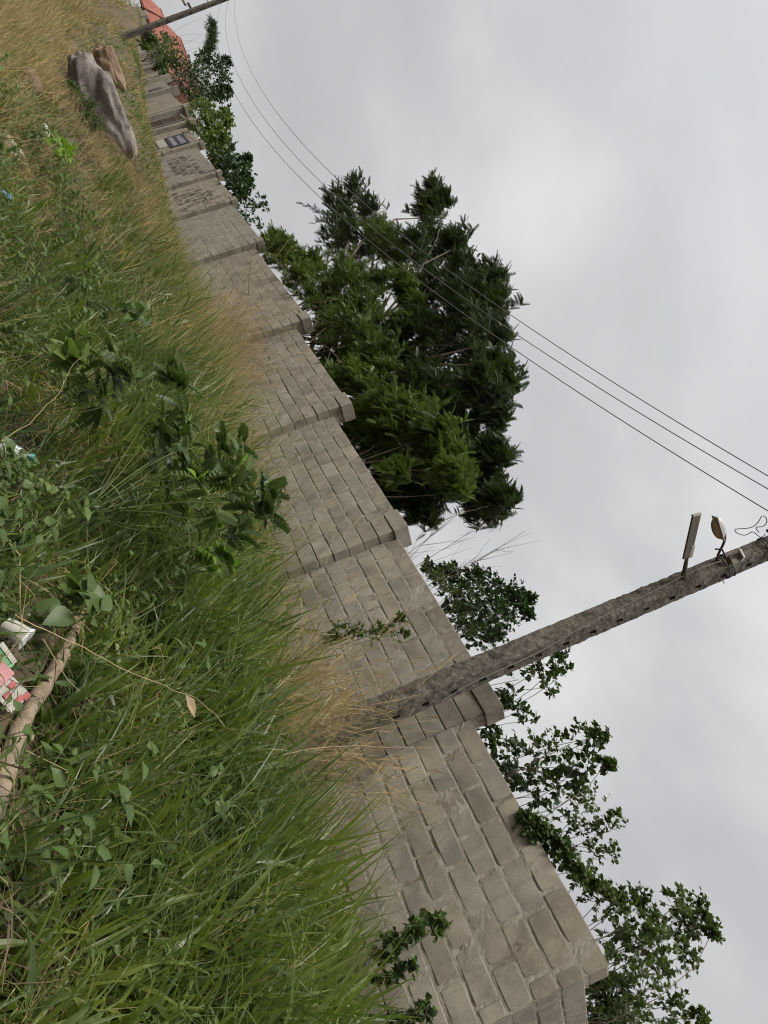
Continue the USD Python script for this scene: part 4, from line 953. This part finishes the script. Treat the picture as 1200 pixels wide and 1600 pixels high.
a, b = at(1127, 842, 7.75), at(1117, 808, 7.7)
d, sd_, nn, L = axes_between(a, b); sd_ = -sd_ if (sd_ @ (at(1130, 830, 7.7) - at(1115, 830, 7.7))) < 0 else sd_
ms = trimesh.creation.icosphere(3); v = np.asarray(ms.vertices) * [1, 1, .8]
mid = (a + b) / 2
up_ = v.copy(); up_[:, 1] = np.maximum(up_[:, 1], 0); lo_ = v.copy(); lo_[:, 1] = np.minimum(lo_[:, 1], 0)
W3 = lambda q, k: mid + q[:, :1] * d * L * .52 + q[:, 1:2] * sd_ * k + q[:, 2:] * nn * .06
obj('hood', (W3(up_, .075), ms.faces), M_LAMPGREY, lp, smooth=40)
obj('lens', (W3(lo_ * [.94, 1, .94] - [0, .06, 0], .062), ms.faces), M_LAMPLENS, lp, smooth=40)
obj('rim', frame_box(mid, d, sd_, nn, (L * 1.06, .008, .125), .003), M_LAMPGREY, lp)
obj('bracket', tube(spline([mid + sd_ * .05, at(1133, 836, 7.74), at(1131, 848, 7.8), arm(1126, 866)], 14), .013, 8), M_STEELDARK, lp)
obj('strap', tube([at(1117, 858, 7.84), at(1128, 858, 7.8), at(1135, 872, 7.78)], .010, 6), M_WIRE, lp)
lp = thing('flood_lamp', 'small square flood lamp hanging on the right face of the near pole', 'lamp', at(1140, 872, 7.8))
d, sd_, nn, L = axes_between(at(1139, 874, 7.72), at(1160, 868, 7.72))
q1 = np.cos(.5) * nn + np.sin(.5) * sd_; q2 = np.cross(d, q1)
obj('housing', frame_box(at(1148, 873, 7.72), d, q1, q2, (.135, .09, .075), .006), M_LAMPOLIVE, lp)
obj('cover', frame_box(at(1157, 868, 7.71), d, q1, q2, (.02, .13, .10), .005), M_WHITE, lp)
obj('lens', frame_box(at(1147, 878, 7.68), d, q1, q2, (.06, .05, .05), .004), M_IVORY, lp)
obj('clip', tube([at(1138, 874, 7.74), at(1132, 872, 7.85)], .014, 6), M_STEELDARK, lp)

# far pole
D2 = 37.0
b2 = at(217, 50, D2); b2[2] -= .5; top2 = at(376, -11, D2)
ph2 = top2[2] - b2[2]
pole2, ax2, ay2 = pole('distant concrete electricity pole in front of the red roof', b2, ph2, .235, .17, math.radians(60), 6, step=.55, hole0=.9, sub=False, lean=tuple((top2 - b2)[:2] / ph2))
for (x, y, x2, y2, nm, m_) in ((296, 9, 299, 19, 'flat grey lamp on the distant pole', M_LAMPOLIVE), (287, 3, 291, 9, 'rust brown lamp head above the distant pole arm', M_LAMPLENS), (326, 2, 332, 6, 'pale boxy lamp near the top of the distant pole', M_WHITE)):
    lp = thing('street_lamp', nm, 'lamp', at(x, y, D2)); d, sd_, nn, L = axes_between(at(x - 2, y - 4, D2), at(x + 3, y + 5, D2))
    obj('head', frame_box(at(x, y, D2), d, sd_, nn, (L, .11, .12), .02), m_, lp); obj('bracket', tube([at(x, y, D2), at(x2, y2, D2)], .03, 6), M_STEELDARK, lp)

# cables: points of each sagging line lie in the upright plane between the two poles
CA = [[(1197, 797), (1020, 683), (840, 579), (747, 509), (640, 425), (569, 365), (510, 318), (451, 258), (425, 230), (392, 190), (360, 135), (345, 92), (340, 62)],
      [(1200, 762), (1020, 659), (840, 546), (790, 511), (640, 402), (540, 318), (479, 264), (430, 207), (387, 145), (365, 100), (354, 55), (355, 20)],
      [(1200, 742), (1020, 637), (840, 521), (790, 486), (640, 377), (560, 309), (507, 260), (479, 232), (440, 185), (405, 135), (380, 82), (367, 37), (366, 12)]]
FE = [(347, 1), (358, -3), (368, -7)]
for k in range(3):
    e0, e1 = ends[k], at(*FE[k], D2)
    pl_n = np.cross([*(e1 - e0)[:2], 0], Z3); pl_n /= np.linalg.norm(pl_n)
    pts = [e0]
    for x, y in CA[k]:
        dr = ray(x, y); tt = ((e0 - EYE) @ pl_n) / (dr @ pl_n); pts.append(EYE + dr * tt)
    pts = [p for p in pts if np.linalg.norm(p - EYE) < D2 * 1.02] + [e1]
    P3 = np.array(pts); u = (P3[:, :2] - e0[:2]) @ (e1 - e0)[:2] / ((e1 - e0)[:2] @ (e1 - e0)[:2])
    co = np.polyfit(u, P3[:, 2] - (e0[2] + (e1[2] - e0[2]) * u), 4, w=np.where((u < .01) | (u > .99), 6, 1))
    uu = np.linspace(0, 1, 160); line = e0 + (e1 - e0) * uu[:, None]; line[:, 2] += np.polyval(co, uu) - (np.polyval(co, 0) * (1 - uu) + np.polyval(co, 1) * uu)
    pth = numbered('/World/power_cable'); ORIGIN[pth] = np.zeros(3)
    m = usdkit.mesh(stage, pth, tube(line, .0062, 6), M_CABLE, smooth=True)
    tag(m.GetPrim(), ['lowest sagging power cable of the three between the poles', 'middle sagging power cable of the three between the poles', 'uppermost sagging power cable of the three between the poles'][k], 'cable')

# ------------------------------------------------------------------ red-roofed house far uphill
HD = 104.0
hp = lambda x, y, dd=0: at(x, y, HD + dd)
hr = np.cross(FW, Z3); hr[2] = 0; hr /= np.linalg.norm(hr); hd = np.array([0, 1., 0])
house = thing('house', 'house with a hipped red metal roof far uphill behind the wall', 'house', hp(250, 60))
eaveR, eaveL = hp(264, 119), hp(229, 10); ez = (eaveR[2] + eaveL[2]) / 2
ridR, ridL = hp(297, 99, 6.5), hp(281, 54, 6.5)
x0, x1 = eaveL[0] - 1.5, eaveR[0] + .2; y0 = eaveR[1]; dep = 13.0; rz = (ridR[2] + ridL[2]) / 2


def sheet(pts, th=.09):
    p = np.array(pts, float); n = np.cross(p[1] - p[0], p[2] - p[0]); n /= np.linalg.norm(n); n = n if n[2] > 0 else -n
    m = trimesh.convex.convex_hull(np.vstack([p, p - n * th])); return vf(m)


def house_roof(x0, x1, y0, dep, ez, rz, hipL, hipR, mat, name):
    yr = y0 + dep / 2; a, b = x0 + hipL, x1 - hipR
    rf = obj(name, sheet([(x0, y0, ez), (x1, y0, ez), (b, yr, rz), (a, yr, rz)]), mat, house)
    obj('roof_slope', sheet([(x0, y0 + dep, ez), (x1, y0 + dep, ez), (b, yr, rz), (a, yr, rz)]), mat, house)
    obj('roof_slope', sheet([(x0, y0, ez), (x0, y0 + dep, ez), (a, yr, rz)]), mat, house)
    obj('roof_slope', sheet([(x1, y0, ez), (x1, y0 + dep, ez), (b, yr, rz)]), mat, house)
    for q in np.arange(x0 + .3, x1 - .2, .6):                  # standing seams of the roofing sheet
        k = np.clip(min((q - x0) / max(hipL, .01), (x1 - q) / max(hipR, .01), 1), 0, 1)
        e = np.array([q, y0, ez + .02]); t = np.array([q, y0 + dep / 2 * k, ez + (rz - ez) * k + .02])
        if k > .1: obj('roof_seam', tube([e, t], .022, 4), M_ROOF, rf)
    obj('ridge_cap', tube([(a, yr, rz + .02), (b, yr, rz + .02)], .10, 6), M_ROOFDARK, house)
    obj('fascia', frame_box(((x0 + x1) / 2, y0 - .02, ez - .14), RT, np.array([0, 1., 0]), Z3, (x1 - x0, .05, .22)), M_ROOFDARK, house)


wx = ridL[0] - 1.8
house_roof(wx, x1, y0, dep, ez, rz, 1.9, .4, M_ROOF, 'roof_slope')
pk = hp(246, 11, 4)
house_roof(x0 - 1.2, wx + 1.6, y0 - .8, 9.0, ez - .1, pk[2] + .3, 2.2, 2.5, M_ROOF, 'roof_slope')
gzz = gz(hp(250, 60)) - .5
obj('wall', frame_box(((x0 + x1) / 2 + .2, y0 + dep / 2 + .3, (gzz + ez) / 2 - .1), RT, np.array([0, 1., 0]), Z3, (x1 - x0 - .6, dep - 1.6, ez - gzz - .1)), M_CREAM, house)
for q in (x0 + 1.2, x0 + 4.2):
    wn = obj('window', frame_box((q, y0 + 1.08, ez - 1.3), RT, np.array([0, 1., 0]), Z3, (1.3, .08, 1.2)), M_DARK, house)
# a low pale wall in front of the house, seen beside the far pole
lw = thing('low_wall', 'short pale rendered wall stub at the foot of the far pole', 'wall', at(222, 38, 55))
cL = at(221, 30, 58)
obj('wall_face', frame_box(cL - Z3 * .3, RT, np.array([0, 1., 0]), Z3, (1.6, .25, 1.1), .02, 1, .03, 2), M_CONC2, lw)
obj('post', frame_box(at(222, 24, 58) - Z3 * .2, RT, np.array([0, 1., 0]), Z3, (.45, .4, 1.2), .02, 1, .02, 3), M_CONC2, lw)

# ------------------------------------------------------------------ things lying in the grass
lg = [ground_at(x, y, .05) for x, y in ((-25, 1290), (12, 1190), (40, 1120), (75, 1062), (105, 1010), (128, 962), (150, 930))]
lgp = spline(lg, 40); rr = np.linspace(.043, .022, 40) * (1 + .10 * np.sin(np.arange(40) * 1.3) + .06 * np.sin(np.arange(40) * .45))
br = thing('fallen_branch', 'pale bare fallen branch lying in the near grass', 'branch', lg[3])
obj('limb', tube(lgp, rr, 14), M_DEADWOOD, br, smooth=True)
for k in (10, 22, 33):
    sdv = np.cross(lgp[k + 1] - lgp[k], Z3); sdv /= np.linalg.norm(sdv)
    obj('knot', tube([lgp[k], lgp[k] + (sdv * .6 + Z3) * rr[k] * 1.05, lgp[k] + (sdv * .6 + Z3) * rr[k] * 1.5], [.022, .018, .012], 8), M_DEADWOOD, br, smooth=True)


def crumple(c, size, ax, ay, az, seed, amp=.25):
    m = trimesh.creation.box((1, 1, 1))
    for _ in range(3): m = m.subdivide()
    v = np.asarray(m.vertices); v = v + amp * np.stack([meshkit.fbm(v * 3.1 + 7 * q, 3, seed + q) - .5 for q in range(3)], 1)
    v = v * size; return c + v[:, :1] * ax + v[:, 1:2] * ay + v[:, 2:] * az, np.asarray(m.faces)


def litter_axes(tilt=.5, yaw=0.):
    ax = np.array([math.cos(yaw), math.sin(yaw), 0]); ay = np.array([-ax[1], ax[0], 0])
    n = Z3 * math.cos(tilt) - np.array([0, 1., 0]) * math.sin(tilt); n /= np.linalg.norm(n)
    ax = ax - (ax @ n) * n; ax /= np.linalg.norm(ax); return ax, np.cross(n, ax), n


def item(name, label, cat, px, py, h=.14):
    p = ground_at(px, py, h); return thing(name, label, cat, p), p


t, p = item('drink_carton', 'crumpled green and white carton in the near grass', 'carton', 8, 1022, .07)
p = p - Z3 * .03; ax, ay, n = litter_axes(.75, .35)
obj('carton', crumple(p, (.125, .065, .028), ax, ay, n, 3, .3), M_GREENPACK, t)
obj('white_band', crumple(p + ax * .010 + ay * .034 + n * .004, (.10, .022, .029), ax, ay, n, 4, .2), M_CARD, t)
t, p = item('wrapper', 'torn red and white packet beside the fallen branch', 'wrapper', 18, 1085, .07)
ax, ay, n = litter_axes(.8, .5)
obj('packet', crumple(p, (.10, .095, .010), ax, ay, n, 6, .3), M_CARD, t)
for k, (u, w_) in enumerate(((.035, .008), (-.01, -.018), (.045, .034), (-.028, .022))):
    obj('red_print', crumple(p + ax * u + ay * w_ + n * .010, (.022, .03, .005), ax, ay, n, 10 + k, .3), M_REDPACK, t)
t, p = item('wrapper', 'pink and red packet at the picture edge under the green carton', 'wrapper', 2, 1052, .07)
obj('packet', crumple(p, (.07, .07, .012), ax, ay, n, 16, .3), M_PINKPACK, t)
t, p = item('plastic_cup', 'crushed pale plastic cup above the carton', 'cup', 6, 975, .07)
obj('cup', vf(trimesh.Trimesh(*tube([p + Z3 * .0, p + RT * .04 + Z3 * .03, p + RT * .09 + Z3 * .06], [.034, .04, .047], 14, True))), M_CARD, t, smooth=40)
obj('rim', tube([p + RT * .088 + Z3 * .059, p + RT * .096 + Z3 * .064], .050, 14), M_WHITE, t)
t, p = item('plastic_bottle', 'crushed clear plastic bottle with a teal cap in the left grass', 'bottle', 10, 700, .16)
ba = np.array([.35, .55, .45]); ba /= np.linalg.norm(ba)
ln = np.array([0, .01, .05, .09, .13, .17, .19, .215, .235]); rd = np.array([.018, .034, .037, .033, .037, .036, .028, .014, .013])
bm = tube(p + (ln - .1)[:, None] * ba, rd, 16); bv = bm[0] + .012 * np.stack([meshkit.noise(bm[0] * 22 + q * 5, q) - .5 for q in range(3)], 1)
obj('body', (bv, bm[1]), M_CLEAR, t, smooth=50)
obj('cap', tube(p + np.outer([.135, .155], ba), .0155, 12), plain('cap_teal', (.04, .22, .20), .4), t)
obj('label', tube(p + np.outer([-.04, .0, .03], ba), [.0375, .036, .0375], 16, False), M_CARD, t, smooth=True)
t, p = item('painted_tile', 'white scrap board with dark line marks lying on the dry slope', 'board', 15, 225, .1)
ax, ay, n = litter_axes(.55, .6)
bL = .40
obj('board', frame_box(p, ax, ay, n, (bL, bL * .55, .02), .004, 2, .012, 2), M_CARD, t)
for k in range(6):
    obj('line_mark', frame_box(p + ax * (-.15 + .06 * k) + ay * (.03 * (-1) ** k) + n * .0135, ax, ay, n, (.009, .16 if k % 2 else .10, .003)), M_INK, t)
obj('line_mark', frame_box(p + n * .0145, ax, ay, n, (.36, .009, .003)), M_INK, t)
t, p = item('wrapper', 'small blue plastic scrap in the dry grass', 'wrapper', 9, 305, .12); ax, ay, n = litter_axes(.6, 1.)
obj('scrap', crumple(p, (.09, .05, .03), ax, ay, n, 21, .5), M_BLUE, t)
t, p = item('wrapper', 'crumpled white paper with yellow edge in the near corner weeds', 'wrapper', 208, 1390, .08); ax, ay, n = litter_axes(.6, .2)
obj('scrap', crumple(p, (.05, .035, .015), ax, ay, n, 25, .6), M_CARD, t); obj('yellow_edge', crumple(p - ay * .014 + n * .006, (.03, .010, .009), ax, ay, n, 27, .5), plain('packet_yellow', (.45, .28, .05), .5), t)
t, p = item('wrapper', 'pale clear sachet half hidden in the near corner weeds', 'wrapper', 152, 1398, .08)
obj('scrap', crumple(p, (.075, .045, .010), ax, ay, n, 29, .5), M_CLEAR, t)
t, p = item('wrapper', 'twisted white plastic strip beside the yellow green weed', 'wrapper', 74, 205, .15)
obj('scrap', crumple(p, (.20, .07, .03), ax, ay, n, 33, .6), M_WHITE, t)
t, p = item('wrapper', 'small white paper scrap at the foot of the near pole', 'wrapper', 582, 1134, .0)
sp_, wp_ = to_sw(p); p = np.array([*sw_xy(5.6, .5), float(ground_z(5.6, .5)) + .75]); p = at(582, 1134, 8.05)
obj('scrap', crumple(p, (.10, .07, .03), ax, ay, n, 35, .6), M_CARD, t)

# single long straws and bare stalks
def straw(label, pts, r, mat=M_DRYSTEM, leaf=None):
    t = thing('grass_stalk', label, 'grass stalk', pts[0]); obj('stem', tube(spline(pts, 30) + np.cumsum(r_(int(r * 1e5) + len(label)).normal(0, .004, (30, 3)), 0), np.linspace(r * .62, r * .3, 30), 5), mat, t, smooth=True)
    if leaf is not None:
        obj('dead_leaf', place_leaves(T_LANCE, np.array([pts[-2]]), np.array([leaf]), np.array([[0, 0, 1.]]), np.array([.14]), r_(3)), M_DRYSTEM, t)


straw('long straw coloured stalk lying slantwise across the near grass', [at(20, 958, 2.9), at(100, 1005, 3.0), at(215, 1055, 3.15), at(290, 1085, 3.25), at(340, 1130, 3.3)], .0042, leaf=np.array([.8, .3, .1]))
straw('pair of dry stalks crossing the left grass above the bottle', [at(0, 690, 3.5), at(40, 660, 3.6), at(80, 610, 3.75), at(120, 560, 4.0)], .003)
straw('tall straw stalk standing in front of the third wall length', [ground_at(250, 840, .0), at(345, 800, 5.6), at(440, 690, 5.8), at(520, 540, 6.0)], .004)
straw('long dry stalk slanting over grass before the second wall length', [at(300, 1080, 5.2), at(430, 1000, 5.5), at(560, 900, 5.9)], .003)
straw('tan horizontal stalk across the wall below the pole', [ground_at(330, 1225, .1), at(430, 1180, 5.2), at(560, 1160, 5.9), at(730, 1156, 6.6)], .004)
STALKL = ['bare stalk second from the feathery tree, curving to the sky', 'bare stalk in the middle of the five above the second wall length', 'longest bare stalk, reaching over the dark rounded bush', 'bare stalk just short of the longest one by the dark rounded bush', 'bare stalk nearest the feathery tree above the second wall length']
for k, (bx, by, tx, ty) in enumerate(((640, 900, 730, 790), (650, 905, 760, 815), (690, 930, 820, 830), (680, 920, 790, 850), (660, 910, 705, 800))):
    rg = r_(500 + k); b = at(bx, by, 11.5); e = at(tx, ty, 11.5); b[2] -= 1.2
    t = thing('grass_stalk', STALKL[k], 'grass stalk', b, 'bare stalks above the second wall length')
    line = spline([b, b + (e - b) * .5 + Z3 * .15, e], 14); parts = [tube(line, np.linspace(.006, .0025, 14), 4)]
    for _ in range(9):
        q = line[rg.integers(6, 13)]; dd = (e - b) / np.linalg.norm(e - b) + rg.normal(0, .4, 3); parts.append(tube([q, q + dd * .2, q + dd * rg.uniform(.3, .5) + Z3 * .04], [.003, .0025, .0015], 3))
    obj('stem', cat_mesh(parts), M_BARK, t)
